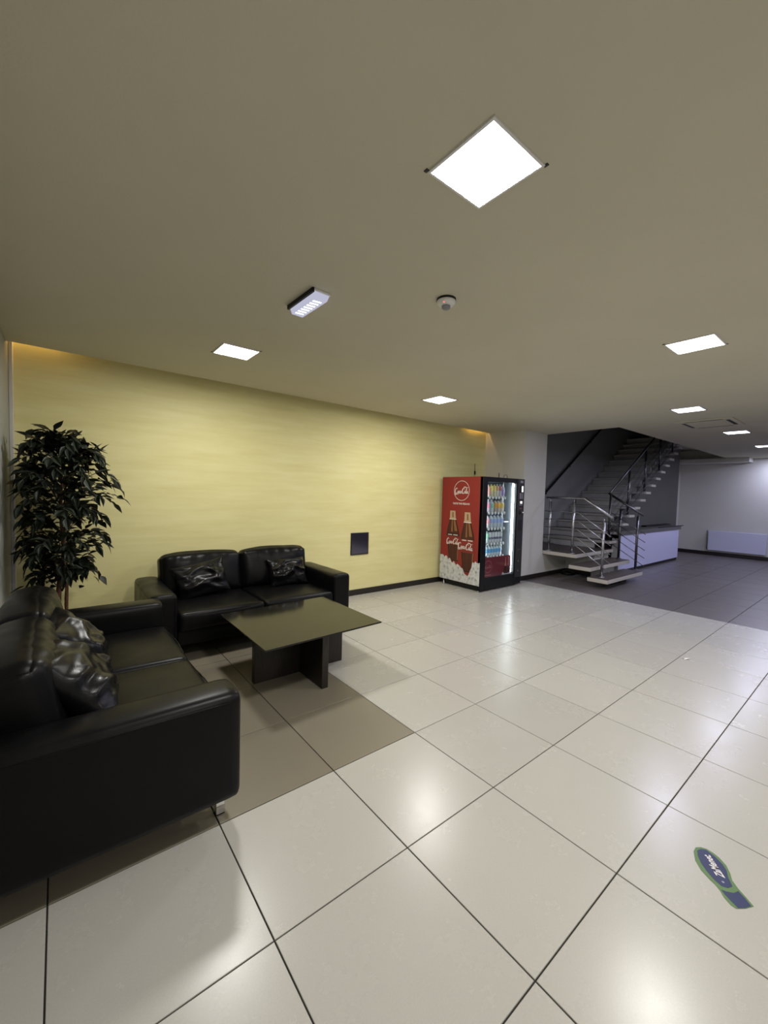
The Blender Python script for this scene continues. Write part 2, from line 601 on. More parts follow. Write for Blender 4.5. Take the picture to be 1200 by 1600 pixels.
# cove light in the slot
for i, (xa, xb, lab) in enumerate(((XL + 0.03, 0.10, 'warm light strip in the ceiling slot at the left corner'), (5.80, 6.28, 'warm light strip in the ceiling slot above the vending machine'))):
    yy = 2.86 if i == 0 else 3.045
    t = thing('cove_light', lab, 'light', (0, 0, 0))
    obj('housing', box(xa, xb, YW - 0.022, YW - 0.001, H + 0.15, H + 0.19), M['white_plastic'], t)
    obj('led_strip', box(xa + 0.005, xb - 0.005, YW - 0.020, YW - 0.003, H + 0.146, H + 0.150), M['cove'], t)

# ------------------------------------------------------------------ ceiling lamps
def lamp(x, y, s, label, m):
    t = thing('ceiling_light', label, 'light', (x, y, H), 0, 'square LED panels in the ceiling')
    fb = bmesh.new()
    o, i = s / 2 + 0.009, s / 2
    for a in ((-o, o, -o, -i), (-o, o, i, o), (-o, -i, -i, i), (i, o, -i, i)):
        add_box(fb, *a, -0.007, 0.0)
    obj('frame', fb, M['white_plastic'], t)
    db = bmesh.new()
    add_box(db, -i, i, -i, i, -0.005, -0.001)
    obj('diffuser', db, m, t)
    ld = bpy.data.lights.new('panel_light', 'AREA')
    ld.shape = 'SQUARE'
    ld.size = s * 0.99
    ld.spread = LAMP_SPREAD
    near = m is M['lamp_near']
    ld.color = LAMP_NEAR if near else LAMP_FAR
    ld.energy = LAMP_WATT if near else LAMP_WATT * 0.84
    lo = bpy.data.objects.new('panel_light', ld)
    COL.objects.link(lo); lo.parent = t
    lo.location = (0, 0, -0.0055)
    for sx in (-1, 1):
        obj('clip', box(sx * (o + 0.006) - 0.006, sx * (o + 0.006) + 0.006, -sx * o - 0.008, -sx * o + 0.008, -0.003, 0.0), M['panel_grey'], t)
    return t
lamp(1.252, -0.845, 0.274, 'nearest square LED ceiling panel, largest and brightest in view', M['lamp_near'])
lamp(1.24, 1.755, 0.285, 'square LED ceiling panel above the sofas, nearest the yellow wall at left', M['lamp_near'])
lamp(3.75, 1.765, 0.29, 'square LED ceiling panel in front of the yellow wall toward the vending machine', M['lamp_near'])
lamp(3.78, -0.83, 0.29, 'second LED ceiling panel, at the right over the open cream floor', M['lamp_near'])
lamp(6.38, -0.11, 0.29, 'LED ceiling panel just before the ceiling air conditioner', M['lamp_far'])
lamp(8.95, -0.11, 0.29, 'LED ceiling panel just beyond the ceiling air conditioner', M['lamp_far'])
lamp(11.45, -0.11, 0.29, 'small distant LED ceiling panel cut by the right picture edge', M['lamp_far'])
lamp(13.95, -0.11, 0.29, 'LED ceiling panel close to the far wall over the radiator', M['lamp_far'])
lamp(6.38, -2.7, 0.29, 'LED ceiling panel on the far side of the passage', M['lamp_far'])
lamp(11.45, -2.7, 0.29, 'LED ceiling panel at the far right end of the passage', M['lamp_far'])
lamp(1.25, -3.45, 0.29, 'LED ceiling panel behind the camera on the left', M['lamp_near'])
lamp(3.78, -3.45, 0.29, 'LED ceiling panel behind the camera on the right', M['lamp_near'])

# emergency light
t = thing('emergency_light', 'small oblong emergency light on the ceiling with glowing LED bars', 'light', (1.257, 0.49, H), 0.02)
obj('base', box(-0.052, 0.062, -0.160, 0.160, -0.014, 0, 0.003, 1), M['white_plastic'], t)
obj('gasket', box(-0.064, -0.052, -0.160, 0.160, -0.026, 0), M['black'], t)
bm = bmesh.new()
add_prism(bm, [(-0.050, -0.014), (0.056, -0.014), (0.040, -0.050), (-0.036, -0.050)], -0.150, 0.150, 'y')
obj('diffuser', bm, M['em_body'], t)
for k in range(7):
    y = -0.108 + k * 0.036
    bm = bmesh.new()
    add_prism(bm, [(-0.030, y - 0.004), (0.020, y - 0.012), (0.020, y - 0.002), (-0.030, y + 0.008)], -0.053, -0.0495)
    obj('led_bar', bm, M['em_led'], t)

# smoke detector
t = thing('smoke_detector', 'round white smoke detector with red indicator on the ceiling', 'smoke detector', (1.88, -0.075, H))
obj('base', lathe([(0.0, 0.0), (0.058, 0.0), (0.058, -0.010), (0.056, -0.012), (0, -0.012)], n=28), M['black_matt'], t)
obj('housing', lathe([(0.0, -0.010), (0.056, -0.010), (0.056, -0.022), (0.046, -0.034), (0.030, -0.040), (0, -0.040)], n=28), M['white_plastic'], t)
obj('sensor', lathe([(0, -0.040), (0.026, -0.040), (0.026, -0.052), (0.018, -0.060), (0, -0.061)], n=20), mat('grey_sensor', (0.22, 0.22, 0.25), 0.4), t)
obj('indicator', lathe([(0, -0.002), (0.004, -0.002), (0.004, 0.002), (0, 0.003)], (-0.040, -0.020, -0.034), 8), M['red_led'], t)

# ceiling air conditioner (cassette)
t = thing('ceiling_air_conditioner', 'flat ceiling cassette air conditioner with dark slots between two lamps', 'air conditioner', (7.70, -0.03, H))
obj('panel', box(-0.40, 0.40, -0.34, 0.34, -0.012, 0, 0.003, 1), M['ceiling'], t)
obj('outlet_slot', box(-0.26, 0.26, -0.285, -0.240, -0.0135, -0.010), M['black_matt'], t)
obj('outlet_slot', box(-0.26, 0.26, 0.240, 0.285, -0.0135, -0.010), M['panel_grey'], t)
obj('outlet_slot', box(-0.345, -0.315, -0.22, 0.22, -0.0135, -0.010), M['panel_grey'], t)
obj('outlet_slot', box(0.315, 0.345, -0.22, 0.22, -0.0135, -0.010), M['panel_grey'], t)
obj('grille', box(-0.27, 0.27, -0.20, 0.20, -0.014, -0.010, 0.002, 1), M['ceiling'], t)

# ------------------------------------------------------------------ wall hatch
t = thing('access_panel', 'small glossy dark access hatch on the yellow wall right of the sofa', 'access panel', (3.50, YW, 0.76))
obj('backing', box(-0.146, 0.146, -0.006, 0.0, -0.152, 0.152), M['black_matt'], t)
fb = bmesh.new()
for a in ((-0.158, 0.158, -0.162, -0.147), (-0.158, 0.158, 0.147, 0.162), (-0.158, -0.146, -0.147, 0.147), (0.146, 0.158, -0.147, 0.147)):
    add_box(fb, a[0], a[1], -0.014, 0.0, a[2], a[3], 0.002, 1)
obj('frame', fb, mat('dark_hatch_frame', (0.02, 0.02, 0.022), 0.3), t)
obj('cover', box(-0.144, 0.144, -0.011, -0.006, -0.145, 0.145), mat('dark_mirror_steel', (0.20, 0.19, 0.23), 0.10, 1.0), t)

# ------------------------------------------------------------------ sofas
def seat_shape(seed):
    def f(p, a, b, c):
        crown = 0.022 * (1 - a * a) * (1 - b * b)
        q = p.copy()
        if c > 0.2: q.z += crown
        n = noise.noise(Vector((p.x * 3 + seed, p.y * 3, p.z * 3)))
        q += Vector((0, 0, 0.006 * n))
        if b < -0.9: q.y -= 0.012 * (1 - a * a) * (1 - c * c)
        return q
    return f

def back_shape(seed):
    def f(p, a, b, c):
        q = p.copy()
        puff = (1 - a ** 4) * (1 - c ** 4)
        q.y += (0.055 if b < 0 else 0.02) * puff * b
        q.z += 0.020 * (1 - a * a) * max(0, c) ** 2
        # gathered leather along the upper seam
        w = max(0.0, min(1.0, (c - 0.25) / 0.5)) * (1 - max(0, (c - 0.80)) * 3)
        if b < -0.3:
            g = noise.noise(Vector((p.x * 17 + seed * 5, p.z * 4, seed)))
            q.y += -0.020 * g * max(0, w)
        n = noise.noise(Vector((p.x * 4 + seed, p.y * 4, p.z * 5)))
        q += Vector((0.004 * n, 0.010 * n, 0.008 * n))
        # sagging corners
        k = (abs(a) ** 6) * (max(0, c) ** 6)
        q.z -= 0.020 * k
        return q
    return f

def make_sofa(label):
    t = thing('sofa', label, 'sofa')
    def arm_shape(p, a, b, c):
        q = p.copy()
        if c > 0.3: q.z += 0.010 * (1 - a * a)
        q.x += 0.008 * a * (1 - c * c) * (1 - b * b)
        return q
    for s in (-1, 1):
        bm = soft_block(0.215, 0.92, 0.485, 0.036, (10, 14, 12), arm_shape)
        bmesh.ops.translate(bm, verts=bm.verts[:], vec=(s * 0.8825, 0.46, 0.115 + 0.2425))
        a = obj('arm', bm, M['leather'], t)
        # piped seams round the outer panel
        pth = [(s * 0.9885, 0.060, 0.571), (s * 0.990, 0.46, 0.576), (s * 0.9885, 0.86, 0.571)]
        obj('seam', tube(catmull(pth, 6), 0.0035, 5), M['leather'], a)
    obj('base_frame', box(-0.775, 0.775, 0.055, 0.90, 0.125, 0.265, 0.015), M['leather'], t)
    bm = soft_block(1.55, 0.10, 0.50, 0.03, (14, 6, 8))
    bmesh.ops.translate(bm, verts=bm.verts[:], vec=(0, 0.90, 0.125 + 0.25))
    obj('back_frame', bm, M['leather'], t)
    for i, s in enumerate((-1, 1)):
        bm = soft_block(0.772, 0.70, 0.165, 0.034, (20, 16, 8), seat_shape(i * 3.1))
        bmesh.ops.translate(bm, verts=bm.verts[:], vec=(s * 0.3875, 0.345, 0.265 + 0.0825))
        c = obj('seat_cushion', bm, M['leather'], t)
        pth = [(s * 0.3875 - 0.355, 0.004, 0.405), (s * 0.3875, -0.012, 0.412), (s * 0.3875 + 0.355, 0.004, 0.405)]
        obj('seam', tube(catmull(pth, 6), 0.004, 5), M['leather_shiny'], c)
    for i, s in enumerate((-1, 1)):
        bm = soft_block(0.80, 0.20, 0.44, 0.060, (34, 8, 26), back_shape(1.7 + i * 4.3))
        bmesh.ops.rotate(bm, cent=(0, 0, -0.22), matrix=Matrix.Rotation(math.radians(-13), 3, 'X'), verts=bm.verts[:])
        bmesh.ops.translate(bm, verts=bm.verts[:], vec=(s * 0.398, 0.715, 0.405 + 0.22))
        c = obj('back_cushion', bm, M['leather'], t)
    for sx in (-1, 1):
        for y in (0.065, 0.84):
            l = obj('leg', box(sx * 0.875 - 0.020, sx * 0.875 + 0.020, y - 0.020, y + 0.020, 0.004, 0.128, 0.002, 1), M['chrome'], t)
            obj('foot_pad', box(sx * 0.875 - 0.019, sx * 0.875 + 0.019, y - 0.019, y + 0.019, 0.0, 0.004), M['black'], l)
    return t
S1 = make_sofa('black leather two-seat sofa at left, nearest the camera, seen over its arm')
S1.location = (0.685, 0.95, 0); S1.rotation_euler = (0, 0, PI / 2)
S2 = dup(S1, (1.61, 1.945, 0), 0.0, 'black leather two-seat sofa against the yellow wall behind the coffee table')

def pillow(name, label, w, h, t, seed, mtx, folds):
    n = 44
    bm = bmesh.new()
    grid = {}
    for side in (1, -1):
        for i in range(n + 1):
            for j in range(n + 1):
                a, b = i / n * 2 - 1, j / n * 2 - 1
                edge = i in (0, n) or j in (0, n)
                if edge and (i, j, 1) in grid:
                    grid[(i, j, -1)] = grid[(i, j, 1)]
                    continue
                x = w / 2 * a * (1 - 0.10 * (1 - b * b) * abs(a))
                y = h / 2 * b * (1 - 0.10 * (1 - a * a) * abs(b))
                body = max(0, (1 - a * a) * (1 - b * b)) ** 0.42
                z = side * t / 2 * body
                if side == 1:
                    # draped creases running across the face
                    wr = 0
                    for k, (fx, fy, ph, am, wd_) in enumerate(folds):
                        q = fx * a + fy * b + ph + 0.55 * noise.noise(Vector((a * 1.3 + seed, b * 1.3, k * 2.7)))
                        wr += am * math.exp(-(q / wd_) ** 2)
                    r = 1 - abs(noise.noise(Vector((a * 1.5 + seed * 3, b * 3.4 + a * 0.8, seed)))) * 2.2
                    wr += 0.005 * max(0, r) ** 2
                    wr += 0.004 * noise.noise(Vector((a * 3 + seed, b * 5, 1.3)))
                    z += wr * min(1, body * 1.5)
                else:
                    z += 0.006 * noise.noise(Vector((a * 3, b * 3, seed + 5))) * body
                wob = 0.008 * noise.noise(Vector((a * 2.4, b * 2.4, seed + 9)))
                grid[(i, j, side)] = bm.verts.new((x + wob, y + wob * 0.7, z))
    for side in (1, -1):
        for i in range(n):
            for j in range(n):
                f = bm.faces.new([grid[(i, j, side)], grid[(i + 1, j, side)], grid[(i + 1, j + 1, side)], grid[(i, j + 1, side)]])
                f.smooth = True
    o = obj(name, bm, M['leather_shiny'])
    md = o.modifiers.new('smooth', 'SUBSURF'); md.levels = 1; md.render_levels = 1
    o.matrix_world = mtx
    tag(o, label, 'cushion', 'black leather throw cushions on the sofas')
    return o

def frame_mtx(loc, xdir, ydir):
    X = Vector(xdir).normalized(); Y = Vector(ydir)
    Z = X.cross(Y).normalized(); Y = Z.cross(X)
    return Matrix(((X.x, Y.x, Z.x, loc[0]), (X.y, Y.y, Z.y, loc[1]), (X.z, Y.z, Z.z, loc[2]), (0, 0, 0, 1)))

FOLD_A = [(0.2, 1.0, -0.32, 0.024, 0.22), (-0.3, 1.0, 0.22, 0.028, 0.24), (0.5, 1.0, 0.62, 0.020, 0.20), (1.0, 0.25, -0.55, 0.016, 0.22)]
FOLD_B = [(-0.15, 1.0, 0.05, 0.026, 0.20), (0.35, 1.0, 0.48, 0.022, 0.20), (-0.4, 1.0, -0.45, 0.022, 0.22), (1.0, -0.4, 0.5, 0.014, 0.2)]
pillow('throw_cushion', 'creased leather cushion tilted on the left seat of the rear sofa', 0.52, 0.37, 0.15, 1.3,
       frame_mtx((1.155, 2.475, 0.602), (1.0, 0.02, 0.16), (-0.10, 0.42, 0.9)), FOLD_A)
pillow('throw_cushion', 'creased leather cushion on the right seat of the rear sofa', 0.47, 0.34, 0.15, 4.1,
       frame_mtx((2.085, 2.475, 0.585), (1.0, 0.0, 0.0), (0.0, 0.46, 0.9)), FOLD_B)
pillow('throw_cushion', 'slumped leather cushion on the nearer seat of the left sofa', 0.50, 0.46, 0.17, 7.9,
       frame_mtx((0.100, 0.43, 0.630), (0.05, 1.0, -0.05), (-0.62, 0.0, 0.80)), FOLD_A)
pillow('throw_cushion', 'slumped leather cushion on the farther seat of the left sofa', 0.50, 0.44, 0.16, 11.4,
       frame_mtx((0.120, 0.96, 0.630), (-0.05, 1.0, 0.05), (-0.62, 0.0, 0.80)), FOLD_B)

# ------------------------------------------------------------------ coffee table
t = thing('coffee_table', 'low square coffee table with dark glossy top and crossed-panel base', 'table', (1.625, 1.23, 0))
quad = [(-0.520, 0.462), (-0.523, -0.510), (0.503, -0.457), (0.506, 0.507)]
bm = prism(quad, 0.438, 0.450)
bmesh.ops.bevel(bm, geom=bm.edges[:], offset=0.0025, segments=2, affect='EDGES')
obj('tabletop', bm, M['table_top'], t)
obj('base_panel', box(-0.405, 0.400, -0.024, 0.032, 0.0, 0.438, 0.003, 1), M['wenge'], t)
obj('base_panel', box(-0.020, 0.036, -0.395, -0.024, 0.0, 0.438, 0.003, 1), M['wenge'], t)
obj('base_panel', box(-0.020, 0.036, 0.032, 0.395, 0.0, 0.438, 0.003, 1), M['wenge'], t)

# ------------------------------------------------------------------ artificial tree
rt = random.Random(21)
plant = thing('potted_ficus_tree', 'artificial ficus tree with dark leaves and two bare stems in the left corner', 'plant', (0.06, 2.50, 0))
pot = obj('pot', lathe([(0, 0), (0.13, 0), (0.165, 0.28), (0.175, 0.28), (0.175, 0.30), (0.155, 0.30), (0.150, 0.26), (0, 0.26)], n=28), M['panel_grey'], plant)
obj('soil', lathe([(0, 0.255), (0.149, 0.255), (0.149, 0.268), (0, 0.275)], n=20), M['soil'], pot)
tr1 = catmull([(-0.022, 0, 0.25), (-0.028, 0.0, 0.5), (-0.016, 0.01, 0.72), (0.010, 0.0, 0.95), (-0.004, 0.01, 1.25), (0.006, 0, 1.6), (0.0, 0, 1.84)], 5)
tr2 = catmull([(0.030, 0.01, 0.25), (0.026, 0.012, 0.5), (0.030, 0.0, 0.72), (0.012, -0.02, 0.95), (0.030, 0.0, 1.2), (0.016, 0.01, 1.55)], 5)
obj('trunk', tube(tr1, [0.024 - 0.019 * i / (len(tr1) - 1) for i in range(len(tr1))], 9), M['bark'], plant)
obj('trunk', tube(tr2, [0.017 - 0.013 * i / (len(tr2) - 1) for i in range(len(tr2))], 8), M['bark'], plant)

def leaf_mesh(L, W, fold, curl):
    bm = bmesh.new()
    prof = [(0.0, 0.03), (0.14, 0.55), (0.32, 0.98), (0.52, 0.90), (0.72, 0.55), (0.88, 0.22), (1.0, 0.0)]
    mids, lefts, rights = [], [], []
    for u, w in prof:
        z = -curl * u * u * L
        mids.append(bm.verts.new((u * L, 0, z)))
        if w > 0:
            lefts.append(bm.verts.new((u * L, w * W / 2, z + fold * w * W / 2)))
            rights.append(bm.verts.new((u * L, -w * W / 2, z + fold * w * W / 2)))
    for side in (lefts, rights):
        for i in range(len(side) - 1):
            bm.faces.new((mids[i], mids[i + 1], side[i + 1], side[i]))
        bm.faces.new((mids[-2], mids[-1], side[-1]))
    for f in bm.faces: f.smooth = True
    me = bpy.data.meshes.new('leaf'); bm.to_mesh(me); bm.free()
    me.materials.append(M['leaf'])
    return me
leaves = [leaf_mesh(0.105, 0.052, 0.25, 0.25), leaf_mesh(0.094, 0.048, 0.40, 0.40), leaf_mesh(0.115, 0.054, 0.18, 0.15)]

def reach(z, az):
    """how far the crown spreads at a height; tiers as in the photograph"""
    prof = [(0.60, 0.10), (0.70, 0.20), (0.78, 0.19), (0.88, 0.31), (1.00, 0.37), (1.12, 0.40), (1.20, 0.30), (1.30, 0.38), (1.42, 0.43), (1.52, 0.42), (1.62, 0.34), (1.70, 0.37), (1.78, 0.26), (1.86, 0.13), (2.0, 0.06)]
    for (a, ra), (b, rb) in zip(prof, prof[1:]):
        if a <= z <= b:
            return ra + (rb - ra) * (z - a) / (b - a)
    return 0.05
spots, inner = [], []
twigs = bmesh.new()
tiers = [(0.72, 5), (0.82, 6), (0.95, 8), (1.06, 8), (1.20, 7), (1.31, 8), (1.42, 10), (1.52, 9), (1.62, 8), (1.70, 8), (1.77, 6), (1.84, 4)]
for z0, cnt in tiers:
    off = rt.uniform(0, 2 * PI)
    for k in range(cnt):
        az = off + 2 * PI * k / cnt + rt.uniform(-0.3, 0.3)
        R = reach(z0, az) * rt.uniform(0.72, 1.08)
        ca, sa = math.cos(az), math.sin(az)
        if sa > 0: R *= 1.0
        lim = 0.25 if ca < 0 else 0.50
        if abs(ca) * R > lim: R = lim / abs(ca)
        zs = z0 - 0.10
        rise = rt.uniform(0.02, 0.13)
        pth = [Vector((0, 0, zs)), Vector((ca * R * 0.4, sa * R * 0.4, zs + 0.09 + rise * 0.4)), Vector((ca * R * 0.75, sa * R * 0.75, zs + 0.10 + rise)), Vector((ca * R, sa * R, zs + 0.08 + rise * 0.6))]
        cp = [Vector(q) for q in catmull([tuple(v) for v in pth], 4)]
        add_tube(twigs, cp, [0.0045 - 0.003 * i / (len(cp) - 1) for i in range(len(cp))], 5)
        nl = 8
        for i in range(nl):
            u = 0.22 + 0.78 * i / (nl - 1)
            idx = min(len(cp) - 2, int(u * (len(cp) - 1)))
            fr = u * (len(cp) - 1) - idx
            p = cp[idx].lerp(cp[idx + 1], fr)
            tan = (cp[idx + 1] - cp[idx]).normalized()
            side = 1 if i % 2 else -1
            d = (tan + Vector((-sa, ca, 0)) * side * rt.uniform(0.3, 1.1) + Vector((0, 0, rt.uniform(-0.55, 0.35)))).normalized()
            if i == nl - 1: d = (tan + Vector((0, 0, rt.uniform(-0.5, 0.1)))).normalized()
            (spots if u > 0.42 else inner).append((p, d, rt.uniform(-0.7, 0.7)))
for s_ in ((0.0, 0.02, 1.86), (0.01, 0, 1.80), (-0.03, 0.01, 1.84)):
    for k in range(5):
        d = Vector((rt.uniform(-0.5, 0.4), rt.uniform(-0.4, 0.4), rt.uniform(0.2, 1.0))).normalized()
        spots.append((Vector(s_) + d * 0.03, d, rt.uniform(-0.6, 0.6)))
obj('twigs', twigs, M['twig'], plant)
rt.shuffle(spots)
# the leaves that show largest are those in front; the rest are joined
spots.sort(key=lambda s: -(s[0].x ** 2 + s[0].y ** 2) ** 0.5 + 0.35 * s[0].y)
sel, restl = spots[:295], spots[295:] + inner
def leaf_mtx(p, d, roll, sc):
    X = d; up = Vector((0, 0, 1))
    Y = up.cross(X)
    if Y.length < 1e-3: Y = Vector((0, 1, 0))
    Y.normalize(); Z = X.cross(Y)
    m = Matrix(((X.x, Y.x, Z.x, p.x), (X.y, Y.y, Z.y, p.y), (X.z, Y.z, Z.z, p.z), (0, 0, 0, 1)))
    return m @ Matrix.Rotation(roll, 4, 'X') @ Matrix.Diagonal((sc, sc, sc, 1))
for p, d, roll in sel:
    o = bpy.data.objects.new('leaf', rt.choice(leaves))
    COL.objects.link(o); o.parent = plant
    o.matrix_local = leaf_mtx(p, d, roll, rt.uniform(0.8, 1.15))
bm = bmesh.new()
for p, d, roll in restl:
    for rep in range(3):
        me = rt.choice(leaves)
        m = leaf_mtx(p + Vector((rt.uniform(-.04, .04), rt.uniform(-.04, .04), rt.uniform(-.05, .04))) * rep, (d + Vector((rt.uniform(-.6, .6), rt.uniform(-.6, .6), rt.uniform(-.4, .4))) * rep).normalized(), roll, rt.uniform(0.8, 1.1))
        k0 = len(bm.verts)
        vs = [bm.verts.new(m @ v.co) for v in me.vertices]
        for pl in me.polygons:
            f = bm.faces.new([vs[i] for i in pl.vertices]); f.smooth = True
o = obj('foliage', bm, M['leaf'], plant)
o['kind'] = 'stuff'

# ------------------------------------------------------------------ vending machine
VX, VY, VW, VD, VH = 5.15, 2.13, 1.112, 0.855, 1.81
vm = thing('vending_machine', 'tall drinks vending machine with red printed side and lit glass front', 'vending machine', (VX, VY, 0))
# side panel with its print (faces the sofas)
side = obj('side_panel', box(0.0, 0.022, 0.012, VD, 0.095, VH, 0.002, 1), M['red'], vm)
obj('right_panel', box(VW - 0.022, VW, 0.06, VD, 0.095, VH), M['black'], vm)
obj('rear_panel', box(0.022, VW - 0.022, VD - 0.02, VD, 0.095, VH), M['black'], vm)
obj('roof_panel', box(0.022, VW - 0.022, 0.06, VD - 0.02, VH - 0.03, VH), M['black'], vm)
obj('floor_panel', box(0.022, VW - 0.022, 0.06, VD - 0.02, 0.095, 0.20), M['black'], vm)
obj('plinth', box(0.05, VW - 0.03, 0.10, VD - 0.03, 0.012, 0.095), M['black_matt'], vm)
for (fx, fy) in ((0.030, 0.050), (0.030, 0.780), (1.06, 0.09), (1.06, 0.780)):
    obj('foot', lathe([(0, 0), (0.020, 0), (0.020, 0.012), (0.012, 0.016), (0.012, 0.10), (0, 0.10)], (fx, fy, 0), 12), M['steel'], vm)

PF = 0.00022
def decal(name, pts, m, layer, parent=side):
    """flat print on the side panel: pts are (distance from the rear edge of the panel, height)"""
    bm = bmesh.new()
    x = -0.0006 - PF * layer
    vs = [bm.verts.new((x, VD - u, z)) for u, z in pts]
    bm.faces.new(vs)
    bmesh.ops.triangulate(bm, faces=bm.faces[:])
    return obj(name, bm, m, parent)

def ribbon(strokes, mtx):
    bm = bmesh.new()
    for st in strokes:
        c = catmull(st, 7)
        L = []
        for i, (x, y, w) in enumerate(c):
            a = c[max(0, i - 1)]; b = c[min(len(c) - 1, i + 1)]
            tx, ty = b[0] - a[0], b[1] - a[1]
            k = math.hypot(tx, ty) or 1
            nx, ny = -ty / k, tx / k
            w *= 1.3
            L.append((bm.verts.new(mtx @ Vector((x + nx * w / 2, y + ny * w / 2, 0))), bm.verts.new(mtx @ Vector((x - nx * w / 2, y - ny * w / 2, 0)))))
        for i in range(len(L) - 1):
            bm.faces.new((L[i][0], L[i][1], L[i + 1][1], L[i + 1][0]))
    return bm
# flowing script lettering, drawn stroke by stroke: C o c a - C o l a
SCRIPT = [
    [(0.86, 0.80, .05), (0.80, 1.02, .07), (0.58, 1.06, .09), (0.30, 0.84, .15), (0.14, 0.45, .19), (0.22, 0.10, .16), (0.48, 0.00, .11), (0.78, 0.16, .06), (0.98, 0.42, .04)],
    [(0.22, 0.12, .06), (0.05, 0.02, .07), (0.06, -0.18, .09), (0.34, -0.24, .10), (0.80, -0.12, .08), (1.30, -0.16, .05)],
    [(1.16, 0.50, .06), (1.00, 0.42, .12), (0.95, 0.18, .14), (1.08, 0.04, .10), (1.24, 0.18, .12), (1.28, 0.42, .10), (1.16, 0.50, .05), (1.30, 0.46, .04)],
    [(1.64, 0.40, .06), (1.58, 0.50, .08), (1.44, 0.40, .13), (1.38, 0.18, .15), (1.50, 0.04, .10), (1.70, 0.16, .05)],
    [(2.00, 0.46, .05), (1.88, 0.50, .09), (1.76, 0.34, .13), (1.74, 0.14, .13), (1.86, 0.05, .10), (1.98, 0.24, .06), (2.04, 0.48, .09), (1.98, 0.18, .13), (2.06, 0.04, .09), (2.18, 0.14, .05)],
    [(2.16, 0.30, .08), (2.32, 0.36, .08)],
    [(3.10, 0.76, .05), (3.06, 1.00, .07), (2.86, 1.08, .09), (2.58, 0.86, .15), (2.42, 0.46, .19), (2.48, 0.10, .16), (2.72, 0.00, .11), (2.98, 0.14, .06), (3.14, 0.40, .04)],
    [(2.84, 1.06, .05), (3.00, 1.28, .09), (3.40, 1.26, .11), (3.80, 1.14, .09), (4.25, 1.22, .04)],
    [(3.32, 0.50, .06), (3.16, 0.42, .12), (3.11, 0.18, .14), (3.24, 0.04, .10), (3.40, 0.18, .12), (3.44, 0.42, .10), (3.32, 0.50, .05), (3.48, 0.46, .04)],
    [(3.52, 0.30, .05), (3.78, 0.76, .07), (3.80, 1.00, .08), (3.68, 0.86, .11), (3.58, 0.44, .14), (3.56, 0.14, .14), (3.68, 0.04, .10), (3.80, 0.16, .05)],
    [(4.12, 0.46, .05), (4.00, 0.50, .09), (3.88, 0.34, .13), (3.86, 0.14, .13), (3.98, 0.05, .10), (4.10, 0.24, .06), (4.16, 0.48, .09), (4.10, 0.18, .13), (4.18, 0.04, .09), (4.34, 0.18, .05)],
]
def script_side(name, u0, z0, width, layer, slope=0.0, m=None):
    s = width / 4.3
    # panel frame: script x runs toward the front of the machine (-y), script y up
    mtx = Matrix(((0, 0, 0, -0.0006 - PF * layer), (-s, 0, 0, VD - u0), (s * slope, s * 1.22, 0, z0), (0, 0, 0, 1)))
    return obj(name, ribbon(SCRIPT, mtx), m or M['print_white'], side)

U = lambda y: VD - (y - VY)          # world y -> distance from rear edge
# round emblem
cu, cz, cr = U(2.560), 1.585, 0.162
bm = bmesh.new()
n = 48
for k in range(n):
    a, b = 2 * PI * k / n, 2 * PI * (k + 1) / n
    q = []
    for rr, ang in ((cr, a), (cr, b), (cr - 0.007, b), (cr - 0.007, a)):
        q.append(bm.verts.new((-0.0012, VD - (cu + rr * math.cos(ang)), cz + rr * math.sin(ang))))
    bm.faces.new(q)
obj('emblem_ring', bm, M['print_white'], side)
script_side('lettering', U(2.708), 1.540, 0.285, 1)
text_obj('lettering', 'TASTE THE FEELING', 0.040, M['print_white'], Matrix(((0, 0, 0, -0.0015), (-1, 0, 0, VD - U(2.562)), (0, 1, 0, 1.372), (0, 0, 0, 1))), side)

